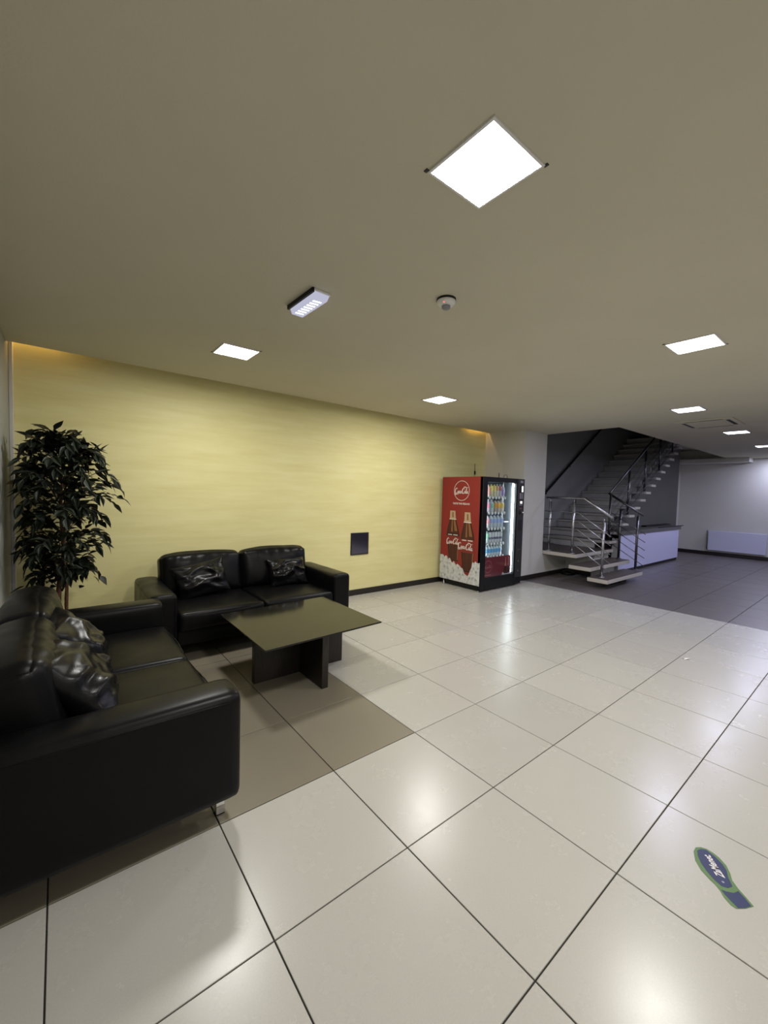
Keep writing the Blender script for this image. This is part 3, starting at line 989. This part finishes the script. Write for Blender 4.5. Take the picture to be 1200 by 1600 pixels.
def bottle_print(yc_top, z_top, yc_bot, z_bot, w, lay, lab_z0, lab_z1, logo_w, dark_band):
    """a contour bottle, leaning a little, printed flat on the panel"""
    hgt = z_top - z_bot
    prof = [(0.0, 0.70), (0.06, 0.74), (0.14, 0.78), (0.24, 0.84), (0.34, 0.94), (0.44, 1.0), (0.50, 1.0), (0.56, 0.97), (0.64, 0.88), (0.72, 0.70), (0.80, 0.52), (0.86, 0.43), (0.93, 0.40), (1.0, 0.38)]
    def edge(u, side_, k=1.0):
        for (a, wa), (b, wb) in zip(prof, prof[1:]):
            if a <= u <= b:
                ww = wa + (wb - wa) * (u - a) / (b - a)
                yc = yc_bot + (yc_top - yc_bot) * u
                return (U(yc + side_ * ww * w / 2 * k), z_bot + hgt * u)
    def band(u0, u1, k0, k1, m, l, name='printed_bottle'):
        us = [u0 + (u1 - u0) * i / 12 for i in range(13)]
        pts = [edge(u, 1, k0) for u in us] + [edge(u, 1, k1) for u in us[::-1]]
        decal(name, pts, m, l)
    band(0, 0.84, -1.0, 1.0, M['cola_dark'], lay)
    band(0.02, 0.83, -0.82, 0.80, M['cola_mid'], lay + 1)
    band(0.60, 0.83, -0.72, -0.25, M['cola_amber'], lay + 2)
    band(0.58, 0.82, 0.05, 0.30, M['cola_amber'], lay + 2)
    band(0.57, 0.80, 0.50, 0.72, M['cola_mid'], lay + 2)
    band(0.03, 0.42, -0.95, -0.80, M['cola_amber'], lay + 2)
    band(0.05, 0.40, 0.35, 0.42, M['cola_dark'], lay + 2)
    band(0.05, 0.40, -0.30, -0.22, M['cola_dark'], lay + 2)
    band(0.83, 1.0, -1.08, 1.08, M['cap_print'], lay + 3, 'printed_cap')
    band(0.825, 0.838, -1.15, 1.15, M['print_white'], lay + 4, 'printed_cap')
    band(0.87, 0.97, -0.35, 0.25, M['cola_amber'], lay + 4, 'printed_cap')
    u0, u1 = (lab_z0 - z_bot) / hgt, (lab_z1 - z_bot) / hgt
    band(u0, u1, -1.02, 1.02, M['label_red'], lay + 3, 'printed_label')
    if dark_band:
        band(u1, u1 + 0.055, -1.02, 1.02, M['cola_dark'], lay + 3, 'printed_label')
    band(u1 + 0.016 - 0.04 * (not dark_band), u1 + 0.030 - 0.04 * (not dark_band), -0.75, -0.05, M['print_white'], lay + 5, 'printed_label')
    band(u1 + 0.014 - 0.04 * (not dark_band), u1 + 0.028 - 0.04 * (not dark_band), 0.15, 0.80, M['print_white'], lay + 5, 'printed_label')
bottle_print(2.735, 1.252, 2.690, 0.42, 0.275, 1, 0.690, 0.835, 0.27, True)
script_side('lettering', U(2.852), 0.712, 0.270, 8, -0.05)
bottle_print(2.420, 1.240, 2.385, 0.28, 0.285, 9, 0.590, 0.805, 0.30, False)
script_side('lettering', U(2.598), 0.655, 0.305, 16, -0.08)
# crushed ice
ri = random.Random(5)
top = []
ks = [(0.0, 0.49), (0.06, 0.50), (0.10, 0.46), (0.15, 0.49), (0.18, 0.42), (0.21, 0.46), (0.26, 0.40), (0.31, 0.42), (0.36, 0.36), (0.42, 0.37), (0.47, 0.33), (0.52, 0.30), (0.56, 0.24), (0.61, 0.22), (0.65, 0.30), (0.68, 0.36), (0.70, 0.46), (0.76, 0.48), (0.80, 0.46), (0.843, 0.47)]
for (a, za), (b, zb) in zip(ks, ks[1:]):
    top.append((a, za))
    top.append(((a + b) / 2, (za + zb) / 2 + ri.uniform(-0.022, 0.022)))
top.append(ks[-1])
bm = bmesh.new()
xi = -0.0006 - PF * 17
for (a, za), (b, zb) in zip(top, top[1:]):
    bm.faces.new([bm.verts.new((xi, VD - u, z)) for u, z in ((a, 0.097), (b, 0.097), (b, zb), (a, za))])
bmesh.ops.remove_doubles(bm, verts=bm.verts[:], dist=1e-5)
obj('printed_ice', bm, M['ice'], side)

# door: black frame with window, red base print, control column
db = bmesh.new()
add_box(db, 0.0, 0.118, 0.0, 0.060, 0.02, VH, 0.004, 1)
add_box(db, 0.118, 0.885, 0.0, 0.060, 1.735, VH, 0.004, 1)
add_box(db, 0.885, 0.925, 0.0, 0.060, 0.02, VH, 0.004, 1)
add_box(db, 0.118, 0.885, 0.0, 0.060, 0.02, 0.213, 0.004, 1)
add_box(db, 0.925, VW, 0.004, 0.060, 0.02, 0.142, 0.004, 1)
door = obj('door_frame', db, M['black'], vm)
obj('window_pane', box(0.118, 0.885, 0.016, 0.020, 0.213, 1.735), M['glass'], vm)
obj('light_tube', box(0.845, 0.868, 0.035, 0.060, 0.235, 1.725), M['tube'], vm)
obj('light_tube', box(0.124, 0.134, 0.045, 0.060, 0.54, 1.725), M['tube'], vm)
kick = obj('lower_print_panel', box(0.120, 0.834, 0.026, 0.032, 0.214, 0.532), M['dark_red'], vm)
# its emblem and glasses
bm = bmesh.new()
n = 32
for k in range(n):
    a, b = 2 * PI * k / n, 2 * PI * (k + 1) / n
    bm.faces.new([bm.verts.new((0.225 + rr * math.cos(an), 0.0252, 0.385 + rr * math.sin(an))) for rr, an in ((0.098, a), (0.098, b), (0.092, b), (0.092, a))])
obj('emblem_ring', bm, M['print_pink'], kick)
s = 0.150 / 4.3
obj('lettering', ribbon(SCRIPT, Matrix(((s, 0, 0, 0.150), (0, 0, 0, 0.0252), (0, s, 0, 0.362), (0, 0, 0, 1)))), M['print_pink'], kick)
obj('printed_line', box(0.150, 0.310, 0.0250, 0.0256, 0.243, 0.252), M['print_pink'], kick)
for gx in (0.685, 0.765):
    bm = bmesh.new()
    add_prism(bm, [(gx - 0.010, 0.36), (gx + 0.022, 0.36), (gx + 0.014, 0.51), (gx - 0.002, 0.51)], 0.0246, 0.0256, 'y')
    obj('printed_bottle', bm, M['print_pink'], kick)
    obj('printed_bottle', prism([(gx - 0.030, 0.245), (gx + 0.036, 0.245), (gx + 0.032, 0.35), (gx - 0.022, 0.35)], 0.0246, 0.0256, 'y'), M['cola_dark'], kick)
decal_pts = [(0.585, 0.216), (0.834, 0.216), (0.834, 0.262), (0.800, 0.240), (0.740, 0.228), (0.660, 0.232), (0.620, 0.262)]
obj('printed_ice', prism(decal_pts, 0.0240, 0.0256, 'y'), M['ice'], kick)

# inside
ib = bmesh.new()
add_box(ib, 0.022, 0.118, 0.060, 0.62, 0.20, 1.78)
add_box(ib, 0.118, 0.90, 0.60, 0.62, 0.20, 1.78)
add_box(ib, 0.118, 0.90, 0.060, 0.60, 1.745, 1.78)
add_box(ib, 0.118, 0.90, 0.060, 0.60, 0.20, 0.213)
add_box(ib, 0.885, 0.90, 0.060, 0.60, 0.213, 1.745)
obj('inner_lining', ib, M['inner'], vm)
lift = obj('lift_tray', box(0.70, 0.835, 0.10, 0.30, 1.080, 1.092), M['steel'], vm)
obj('lift_rail', box(0.680, 0.692, 0.12, 0.14, 0.22, 1.74), M['steel'], vm)
shelf_z = [1.498, 1.250, 0.998, 0.752, 0.545]
shelf_x1 = [0.665, 0.660, 0.655, 0.650, 0.625]
for zi, z in enumerate(shelf_z):
    sh = obj('shelf', box(0.122, shelf_x1[zi], 0.045, 0.58, z - 0.012, z), M['inner'], vm)
    for k in range(6 if zi < 4 else 6):
        x = 0.225 + k * 0.080
        bm = lathe([(0, -0.003), (0.024, -0.003), (0.024, 0.004), (0, 0.004)], n=14)
        bmesh.ops.rotate(bm, cent=(0, 0, 0), matrix=Matrix.Rotation(PI / 2, 3, 'X'), verts=bm.verts[:])
        bmesh.ops.translate(bm, verts=bm.verts[:], vec=(x, 0.041, z - 0.012))
        obj('number_disc', bm, M['white_plastic'], sh)

# control column
cp = obj('control_panel', box(0.925, VW, -0.004, 0.060, 0.142, VH, 0.004, 1), M['panel_grey'], vm)
obj('brand_plate', box(0.985, 1.060, -0.0062, -0.004, 1.742, 1.782), mat('grey_plate', (0.30, 0.30, 0.33), 0.4), cp)
obj('reader_housing', box(0.985, 1.085, -0.010, -0.004, 1.575, 1.700, 0.002, 1), M['black'], cp)
obj('display', box(1.020, 1.062, -0.012, -0.010, 1.590, 1.690), M['screen'], cp)
kp = obj('keypad', box(0.970, 1.068, -0.010, -0.004, 1.475, 1.575, 0.002, 1), mat('keypad_grey', (0.28, 0.27, 0.31), 0.4), cp)
kb = bmesh.new()
for i in range(3):
    for j in range(4):
        add_box(kb, 0.980 + i * 0.028, 1.002 + i * 0.028, -0.0125, -0.010, 1.482 + j * 0.023, 1.500 + j * 0.023)
obj('keys', kb, mat('key_grey', (0.16, 0.16, 0.19), 0.4), cp)
obj('screen', box(0.998, 1.055, -0.006, -0.004, 1.395, 1.435), M['screen'], cp)
obj('printed_line', box(0.975, 1.060, -0.0052, -0.004, 1.365, 1.380), mat('grey_print', (0.25, 0.22, 0.28), 0.4), cp)
obj('printed_line', box(0.985, 1.050, -0.0052, -0.004, 1.305, 1.322), mat('pink_print', (0.22, 0.08, 0.10), 0.4), cp)
obj('coin_slot', box(0.975, 1.015, -0.008, -0.004, 1.215, 1.275), M['black'], cp)
bm = lathe([(0, -0.02), (0.020, -0.02), (0.020, 0.0), (0.012, 0.012), (0, 0.014)], n=14)
bmesh.ops.rotate(bm, cent=(0, 0, 0), matrix=Matrix.Rotation(PI / 2, 3, 'X'), verts=bm.verts[:])
bmesh.ops.translate(bm, verts=bm.verts[:], vec=(1.065, -0.018, 1.245))
obj('lock', bm, M['chrome'], cp)
obj('coin_return', box(0.962, 1.070, -0.006, -0.004, 0.935, 1.120), M['black_matt'], cp)
obj('printed_line', box(0.965, 1.060, -0.0052, -0.004, 0.610, 0.622), mat('brown_print', (0.12, 0.07, 0.06), 0.4), cp)
for z in (0.40, 0.235):
    obj('sticker', box(0.995, 1.025, -0.0052, -0.004, z, z + 0.030), mat('faded_sticker', (0.14, 0.12, 0.11), 0.5), cp)
obj('antenna', tube([(0.80, 0.30, VH), (0.80, 0.30, VH + 0.10)], 0.006, 8), M['black'], vm)
obj('aerial_wire', tube(catmull([(0.93, 0.30, VH + 0.002), (0.95, 0.30, VH + 0.065), (1.03, 0.31, VH + 0.075), (1.07, 0.32, VH + 0.035), (1.08, 0.34, VH + 0.004)], 5), 0.0035, 6), M['black'], vm)

# drinks, each a thing
def bottle_proto(name, label, kind, r, h, liquid, labcol, capcol, lab=(0.30, 0.62), group='bottles on the shelves of the vending machine'):
    t = thing(name, label, kind, group=group)
    lm = mat('drink_' + label[:12].replace(' ', '_'), liquid, 0.25)
    if kind == 'can':
        obj('body', lathe([(0, 0), (r * 0.8, 0), (r, 0.012), (r, h - 0.02), (r * 0.86, h), (0, h - 0.004)], n=14), lm, t)
        obj('top', lathe([(0, h - 0.004), (r * 0.84, h - 0.002), (r * 0.84, h + 0.003), (0, h + 0.001)], n=14), M['steel'], t)
        obj('printed_band', lathe([(r * 1.01, h * lab[0]), (r * 1.015, h * lab[0] + 0.001), (r * 1.015, h * lab[1]), (r * 1.01, h * lab[1] + 0.001)], n=14), mat('band_' + label[:10], labcol, 0.35), t)
    else:
        obj('body', lathe([(0, 0), (r * 0.85, 0), (r, 0.012), (r * 0.95, h * 0.22), (r, h * 0.32), (r, h * 0.62), (r * 0.92, h * 0.70), (r * 0.45, h * 0.88), (r * 0.38, h * 0.93), (0, h * 0.93)], n=14), lm, t)
        obj('cap', lathe([(0, h * 0.925), (r * 0.46, h * 0.925), (r * 0.46, h), (0, h)], n=12), mat('cap_' + label[:10], capcol, 0.4), t)
        obj('drink_label', lathe([(r * 1.005, h * lab[0]), (r * 1.015, h * lab[0] + 0.001), (r * 1.015, h * lab[1]), (r * 1.005, h * lab[1] + 0.001)], n=14), mat('label_' + label[:10], labcol, 0.35), t)
    return t
row_group = ['drinks on the top shelf of the machine', 'drinks on the second shelf of the machine', 'drinks on the third shelf of the machine', 'drinks on the fourth shelf of the machine', 'drinks on the bottom shelf of the machine']
ORD = ['first', 'second', 'third', 'fourth', 'fifth', 'sixth']
def place(row, k, n, proto_args, first, used={}):
    z = shelf_z[row] + 0.001
    w = shelf_x1[row] - 0.205
    x = 0.198 + w * (k + 0.5) / n
    key = (row, proto_args[1])
    a = list(proto_args)
    if '%s' in a[1]: a[1] = a[1] % ORD[k]
    if key not in used:
        t = bottle_proto(*a, group=row_group[row]); used[key] = t
        t.location = (VX + x, VY + 0.092, z)
    else:
        t = dup(used[key], (VX + x, VY + 0.092, z), 0, a[1])
WH = (0.80, 0.80, 0.82)
R1 = [('drink_bottle', 'pink-labelled slim bottle, first on the top shelf', 'bottle', 0.033, 0.190, (0.75, 0.62, 0.60), (0.80, 0.38, 0.34), WH, (0.15, 0.8)),
      ('drink_bottle', 'yellow-labelled slim bottle, %s from left on the top shelf', 'bottle', 0.033, 0.200, (0.72, 0.66, 0.42), (0.85, 0.72, 0.20), (0.85, 0.75, 0.25), (0.45, 0.88)),
      ('drink_bottle', 'yellow-labelled slim bottle, %s from left on the top shelf', 'bottle', 0.033, 0.200, (0.72, 0.66, 0.42), (0.85, 0.72, 0.20), (0.85, 0.75, 0.25), (0.45, 0.88)),
      ('drink_bottle', 'orange-topped slim bottle, fourth on the top shelf', 'bottle', 0.033, 0.205, (0.74, 0.70, 0.62), (0.80, 0.50, 0.28), WH, (0.5, 0.85)),
      ('drink_bottle', 'red and violet slim bottle, fifth on the top shelf', 'bottle', 0.033, 0.205, (0.60, 0.55, 0.65), (0.60, 0.22, 0.22), WH, (0.5, 0.85)),
      ('drink_bottle', 'lilac-labelled slim bottle, last on the top shelf', 'bottle', 0.033, 0.200, (0.62, 0.55, 0.80), (0.42, 0.30, 0.72), WH, (0.15, 0.6))]
R2 = [('drink_bottle', 'red-labelled wide bottle, first on the second shelf', 'bottle', 0.040, 0.205, (0.55, 0.50, 0.55), (0.78, 0.22, 0.34), WH, (0.35, 0.68)),
      ('drink_bottle', 'green-labelled wide bottle on the second shelf', 'bottle', 0.040, 0.205, (0.60, 0.66, 0.70), (0.20, 0.66, 0.50), WH, (0.35, 0.68)),
      ('drink_bottle', 'dark orange-labelled wide bottle mid second shelf', 'bottle', 0.040, 0.205, (0.50, 0.40, 0.36), (0.70, 0.34, 0.06), (0.02, 0.02, 0.03), (0.35, 0.72)),
      ('drink_bottle', 'bright orange-labelled wide bottle on the second shelf', 'bottle', 0.040, 0.205, (0.62, 0.55, 0.50), (0.88, 0.52, 0.06), (0.02, 0.02, 0.04), (0.35, 0.72)),
      ('drink_bottle', 'yellow-orange wide bottle, last on the second shelf', 'bottle', 0.040, 0.205, (0.75, 0.70, 0.60), (0.88, 0.64, 0.16), WH, (0.35, 0.72))]
R3 = [('drink_bottle', 'red and white bottle, first on the third shelf', 'bottle', 0.040, 0.212, (0.55, 0.50, 0.52), (0.80, 0.30, 0.32), (0.04, 0.03, 0.04), (0.34, 0.66))] + \
     [('drink_bottle', 'clear blue-capped water bottle, %s from left on the third shelf', 'bottle', 0.040, 0.218, (0.60, 0.68, 0.74), (0.38, 0.48, 0.82), (0.02, 0.06, 0.30), (0.36, 0.66))] * 4
R4 = [('drink_bottle', 'green and white bottle, first on the fourth shelf', 'bottle', 0.038, 0.190, (0.55, 0.62, 0.60), (0.30, 0.70, 0.44), (0.40, 0.75, 0.55), (0.40, 0.80))] + \
     [('drink_can', 'tall slim silver can, %s from left on the fourth shelf', 'can', 0.031, 0.172, (0.72, 0.74, 0.78), (0.16, 0.16, 0.26), WH, (0.35, 0.55))] * 5
R5 = [('drink_bottle', 'blue-labelled water bottle, %s from left on the bottom shelf', 'bottle', 0.034, 0.178, (0.66, 0.76, 0.82), (0.14, 0.42, 0.74), (0.75, 0.80, 0.84), (0.28, 0.62))] * 6
for row, R in enumerate((R1, R2, R3, R4, R5)):
    for k, a in enumerate(R):
        place(row, k, len(R), a, k == 0)

# cable behind the machine
t = thing('wall_cable', 'thin black cable end hanging on the yellow wall above the machine', 'cable', (6.07, YW - 0.006, 1.80))
obj('cord', tube([(0, 0, 0), (0.002, 0, 0.14), (0, 0, 0.30)], 0.0045, 6), M['black'], t)
obj('plug', box(-0.012, 0.012, -0.014, 0.006, 0.10, 0.165, 0.002, 1), M['black'], t)

# ------------------------------------------------------------------ staircase
st = thing('staircase', 'stone-stepped staircase with a landing rising to the dark upper floor', 'staircase')
def slab(name, x0, x1, y0, y1, zt, th=0.055, inset=0.0):
    s_ = obj(name, box(x0, x1, y0, y1, zt - th, zt - 0.004, 0.003, 1), M['stone'], st)
    obj('step_surface', box(x0 + 0.004, x1 - 0.004, y0 + 0.004, y1 - 0.004, zt - 0.005, zt), M['step_top'], s_)
    return s_
slab('step', 7.10, 8.60, 1.055, 1.39, 0.17, 0.068)
slab('step', 7.06, 8.73, 1.33, 1.70, 0.34, 0.068)
slab('landing', 7.225, 8.78, 1.665, YW - 0.005, 0.51, 0.068)
obj('step_support', box(8.02, 8.26, 1.20, 1.36, 0, 0.102), M['panel_grey'], st)
obj('step_support', box(7.75, 8.25, 1.42, 1.62, 0, 0.272), M['stair_grey'], st)
lw = obj('landing_wall', box(8.13, 8.75, 1.74, YW - 0.01, 0, 0.442), M['white_wall'], st)
obj('skirting', box(8.116, 8.13, 1.74, PY - 0.016, 0, 0.085), M['skirting'], lw)
obj('landing_rear_wall', box(PX1, 8.13, PY, PY + 0.1, 0, 0.442), M['white_wall'], st)
RISE, RUN, FX, FY = 0.17, 0.285, 8.53, 1.63
NT_ = 15
for k in range(1, NT_ + 1):
    zt = 0.51 + RISE * k
    x0 = FX + RUN * (k - 1)
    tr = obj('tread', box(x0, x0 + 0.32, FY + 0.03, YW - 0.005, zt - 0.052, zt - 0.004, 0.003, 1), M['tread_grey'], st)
    obj('lit_end', box(x0 + 0.02, x0 + 0.30, FY, FY + 0.03, zt - 0.054, zt - 0.004, 0.003, 1), M['stone'], tr)  # lamp light on the tread's end face, put in as a paler piece
    obj('step_surface', box(x0 + 0.004, x0 + 0.316, FY + 0.032, YW - 0.009, zt - 0.005, zt), M['step_top'], tr)
    obj('riser', box(x0 + 0.035, x0 + 0.075, 1.95, YW - 0.005, zt - RISE, zt - 0.050), M['stair_grey'], st)
# closed flank below the flight
pts = [(FX + 0.30, 0.0), (FX + 0.30, 0.60)]
for k in range(1, NT_ + 1):
    zt = 0.51 + RISE * k
    x0 = FX + RUN * (k - 1)
    if x0 + 0.06 > 13.4: break
    pts += [(x0 + 0.06, zt - 0.056), (x0 + 0.06 + RUN, zt - 0.056)] if k > 1 else [(x0 + 0.30, zt - 0.056), (x0 + 0.06 + RUN, zt - 0.056)]
xe = pts[-1][0]
pts += [(13.55, pts[-1][1]), (13.55, 0.0)]
obj('flank_wall', prism(pts, 1.96, 2.06, 'y'), M['grey_wall'], st)
xt = FX + RUN * NT_
obj('upper_landing', box(xt, XR - 0.005, OY + 0.01, YW - 0.005, 2.98, 3.23), M['stone'], st)

# railings
def rail(name, label, posts, hand, rods, hr=0.021, m='steel'):
    t = thing(name, label, 'railing')
    for (p, h) in posts:
        po = obj('post', tube([p, (p[0], p[1], p[2] + h)], 0.023, 10), M[m], t)
        obj('base_plate', lathe([(0, 0), (0.050, 0), (0.050, 0.010), (0.030, 0.014), (0, 0.014)], p, 16), M[m], po)
        obj('handrail_stem', tube([(p[0], p[1], p[2] + h - 0.01), (p[0], p[1], p[2] + h + 0.06)], 0.007, 6), M[m], po)
    obj('handrail', tube(hand, hr, 10), M[m], t)
    for r in rods:
        obj('rod', tube(r, 0.0065, 6), M[m], t)
    return t
X1 = 7.285
YP2, YP3, YT = 1.765, 1.235, 1.585
slope = 0.17 / 0.31
posts = [((X1, 2.215, 0.51), 0.92), ((X1, YP2, 0.51), 0.92), ((X1, YP3, 0.17), 0.94)]
hand = [(X1, PY - 0.005, 1.510), (X1, YT, 1.510), (X1, 1.10, 1.190)]
rods = []
for i in range(5):
    z = 0.51 + 0.148 + i * 0.150
    rods.append([(X1 - 0.03, PY - 0.005, z), (X1 - 0.03, YP2 - 0.09, z), (X1 - 0.03, 1.10, z - (YP2 - 0.09 - 1.10) * 0.66)])
rail('stair_railing', 'steel railing along the landing edge and down its left side', posts, hand, rods)
X2 = 8.69
posts = [((X2, 1.525, 0.34), 0.98), ((X2, 1.215, 0.17), 1.02)]
hand = [(X2, 1.12, 1.212), (X2, 1.765, 1.625)]
rods = []
for i in range(5):
    z = 0.34 + 0.20 + i * 0.15
    rods.append([(X2 - 0.03, 1.70, z + 0.175 * 0.6), (X2 - 0.03, 1.06, z - 0.465 * 0.6)])
t = rail('stair_railing', 'steel railing on the right side of the two lowest steps', posts, hand, rods, m='dark_steel')
posts, Y3 = [], 1.715
for k in (1, 4, 7, 10, 13):
    zt = 0.51 + RISE * k
    posts.append(((FX + RUN * (k - 1) + 0.14, Y3, zt), 0.93))
sl = RISE / RUN
hx0 = 8.62
hz = lambda x: 1.625 + (x - hx0) * sl
hand = [(hx0, Y3, 1.625), (12.55, Y3, hz(12.55))]
rods = []
for i in range(5):
    z = -0.86 + i * 0.15
    rods.append([(8.60, Y3 - 0.03, hz(8.60) + z), (12.5, Y3 - 0.03, hz(12.5) + z)])
rail('stair_railing', 'dark railing with posts climbing the open side of the upper flight', posts, hand, rods, m='dark_steel')
t = thing('wall_handrail', 'black handrail fixed along the wall left of the stairs', 'handrail')
ha = [(8.10, 3.0, 1.38), (11.6, 3.0, 1.38 + 3.5 * 0.664)]
obj('rail', tube(ha, 0.024, 10), M['black'], t)
for x in (8.5, 9.5, 10.5, 11.4):
    z = 1.38 + (x - 8.10) * 0.664
    obj('bracket', tube([(x, 3.0, z - 0.01), (x, 3.0, z - 0.06), (x, YW, z - 0.06)], 0.008, 6), M['black'], t)

# low dark dome in the corner below the landing
t = thing('floor_dome', 'small round black object on the floor in the corner under the landing', 'container', (7.93, 2.14, 0))
obj('body', lathe([(0, 0), (0.13, 0), (0.135, 0.02), (0.12, 0.050), (0.08, 0.068), (0, 0.072)], n=24), M['black'], t)
obj('lid', lathe([(0, 0.070), (0.055, 0.071), (0.052, 0.082), (0, 0.086)], n=18), M['panel_grey'], t)

# ------------------------------------------------------------------ counter below the flight
t = thing('reception_counter', 'pale lavender counter with grey top standing below the stairs', 'counter')
obj('front_panel', box(8.86, 12.46, 1.585, 1.603, 0.066, 0.785, 0.001, 1), M['counter'], t)
obj('end_panel', box(12.44, 12.46, 1.603, 1.93, 0.066, 0.785), M['counter'], t)
obj('end_panel', box(8.84, 8.86, 1.585, 1.72, 0.0, 0.72), M['stair_grey'], t)
obj('kick_plate', box(8.86, 12.44, 1.600, 1.625, 0.0, 0.066), M['black'], t)
obj('worktop', box(9.16, 12.56, 1.565, 1.94, 0.785, 0.865, 0.003, 1), M['counter_edge'], t)
obj('worktop', box(8.80, 9.155, 1.565, 1.622, 0.785, 0.865, 0.003, 1), M['counter_edge'], t)
obj('black_ledge', box(11.00, 12.72, 1.560, 1.585, 0.866, 0.884), M['black'], t)
obj('black_ledge', box(11.00, 12.72, 1.84, 1.94, 0.866, 0.900), M['black'], t)

# ------------------------------------------------------------------ radiator
t = thing('radiator', 'white panel radiator on the far wall at the right', 'radiator', (XR, 0.80, 0))
obj('panel', box(-0.105, -0.085, -0.61, 0.61, 0.15, 0.70, 0.006, 2), M['radiator'], t)
obj('rear_panel', box(-0.060, -0.035, -0.60, 0.60, 0.16, 0.69, 0.004, 1), M['radiator'], t)
gb = bmesh.new()
for k in range(30):
    y = -0.59 + k * 0.04
    add_box(gb, -0.085, -0.060, y, y + 0.022, 0.690, 0.700)
obj('top_grille', gb, M['radiator'], t)
for s in (-1, 1):
    obj('side_cover', box(-0.086, -0.055, s * 0.605 - 0.006, s * 0.605 + 0.006, 0.16, 0.695), M['panel_grey'] if s > 0 else M['radiator'], t)
    obj('bracket', box(-0.040, -0.001, s * 0.45 - 0.015, s * 0.45 + 0.015, 0.25, 0.65), M['radiator'], t)
bm = lathe([(0, 0), (0.016, 0), (0.018, 0.05), (0.010, 0.06), (0, 0.06)], (-0.09, 0.64, 0.655), 12)
obj('valve', bm, M['steel'], t)
obj('pipe', tube([(-0.09, 0.64, 0.66), (-0.09, 0.64, 0.19), (-0.02, 0.64, 0.16)], 0.008, 8), M['panel_grey'], t)

# ------------------------------------------------------------------ floor sticker
OUT = [(0.0922, 0.0996), (0.1118, 0.0863), (0.1214, 0.0674), (0.1194, 0.0436), (0.1102, 0.0213), (0.088, -0.0055), (0.0537, -0.0255), (0.0218, -0.0375), (-0.0038, -0.0606), (-0.0237, -0.0863), (-0.0481, -0.114), (-0.0836, -0.0967), (-0.1128, -0.0753), (-0.1117, -0.0588), (-0.0954, -0.0357), (-0.0729, -0.0197), (-0.0565, 0.0001), (-0.0475, 0.0187), (-0.024, 0.0536), (0.0125, 0.0816), (0.0603, 0.0994)]
SOLE = [(0.0774, 0.0912), (0.0991, 0.0832), (0.113, 0.0681), (0.1034, 0.0375), (0.0819, 0.0055), (0.0585, -0.0126), (0.025, -0.0241), (-0.0118, -0.0451), (-0.0342, -0.0358), (-0.0447, -0.0184), (-0.0349, 0.0072), (-0.0123, 0.0365), (0.0165, 0.0634), (0.0476, 0.0817)]
HEEL = [(-0.0643, -0.0206), (-0.0578, -0.0348), (-0.0427, -0.0544), (-0.0178, -0.0632), (-0.0338, -0.0859), (-0.0553, -0.1078), (-0.0837, -0.0946), (-0.1049, -0.0792), (-0.0914, -0.0549), (-0.0779, -0.0344)]
t = thing('floor_sticker', 'navy and green shoe-print sticker with white lettering on the floor', 'sticker', (2.12, -1.46, 0))
navy = mat('sticker_navy', lin(36, 44, 88), 0.45)
obj('green_border', prism(OUT, 0.0003, 0.0012), mat('sticker_green', lin(90, 122, 70), 0.5), t)
obj('sole_print', prism(SOLE, 0.0010, 0.0016), navy, t)
obj('heel_print', prism(HEEL, 0.0010, 0.0016), navy, t)
ang = math.atan2(0.069, 0.083)
text_obj('lettering', 'ZaMenet.', 0.041, M['print_white'], Matrix.Translation((0.043, 0.026, 0.0020)) @ Matrix.Rotation(ang, 4, 'Z') @ Matrix.Diagonal((0.68, 1.0, 1.0, 1.0)), t, 0.30)
obj('emblem', lathe([(0, 0.0016), (0.005, 0.0016), (0.005, 0.0021), (0, 0.0021)], (-0.019, -0.017, 0), 12), mat('pale_emblem', (0.35, 0.37, 0.45), 0.5), t)

# scrap of paper
bm = bmesh.new()
pts = [(-0.035, 0.022), (-0.020, 0.004), (-0.034, -0.016), (0.010, -0.012), (0.055, 0.004), (0.012, 0.012), (-0.012, 0.024)]
c = bm.verts.new((0, 0.002, 0.010))
vs = [bm.verts.new((x, y, 0.001 + 0.006 * (i % 2))) for i, (x, y) in enumerate(pts)]
for i in range(len(vs)): bm.faces.new((c, vs[i], vs[(i + 1) % len(vs)]))
ex = bmesh.ops.extrude_face_region(bm, geom=bm.faces[:])
bmesh.ops.translate(bm, verts=[v for v in ex['geom'] if isinstance(v, bmesh.types.BMVert)], vec=(0, 0, 0.0008))
o = obj('paper_scrap', bm, M['print_white'])
o.location = (4.735, -0.66, 0); o.rotation_euler = (0, 0, -0.62)
tag(o, 'small torn white paper scrap lying on the cream floor tiles', 'paper')
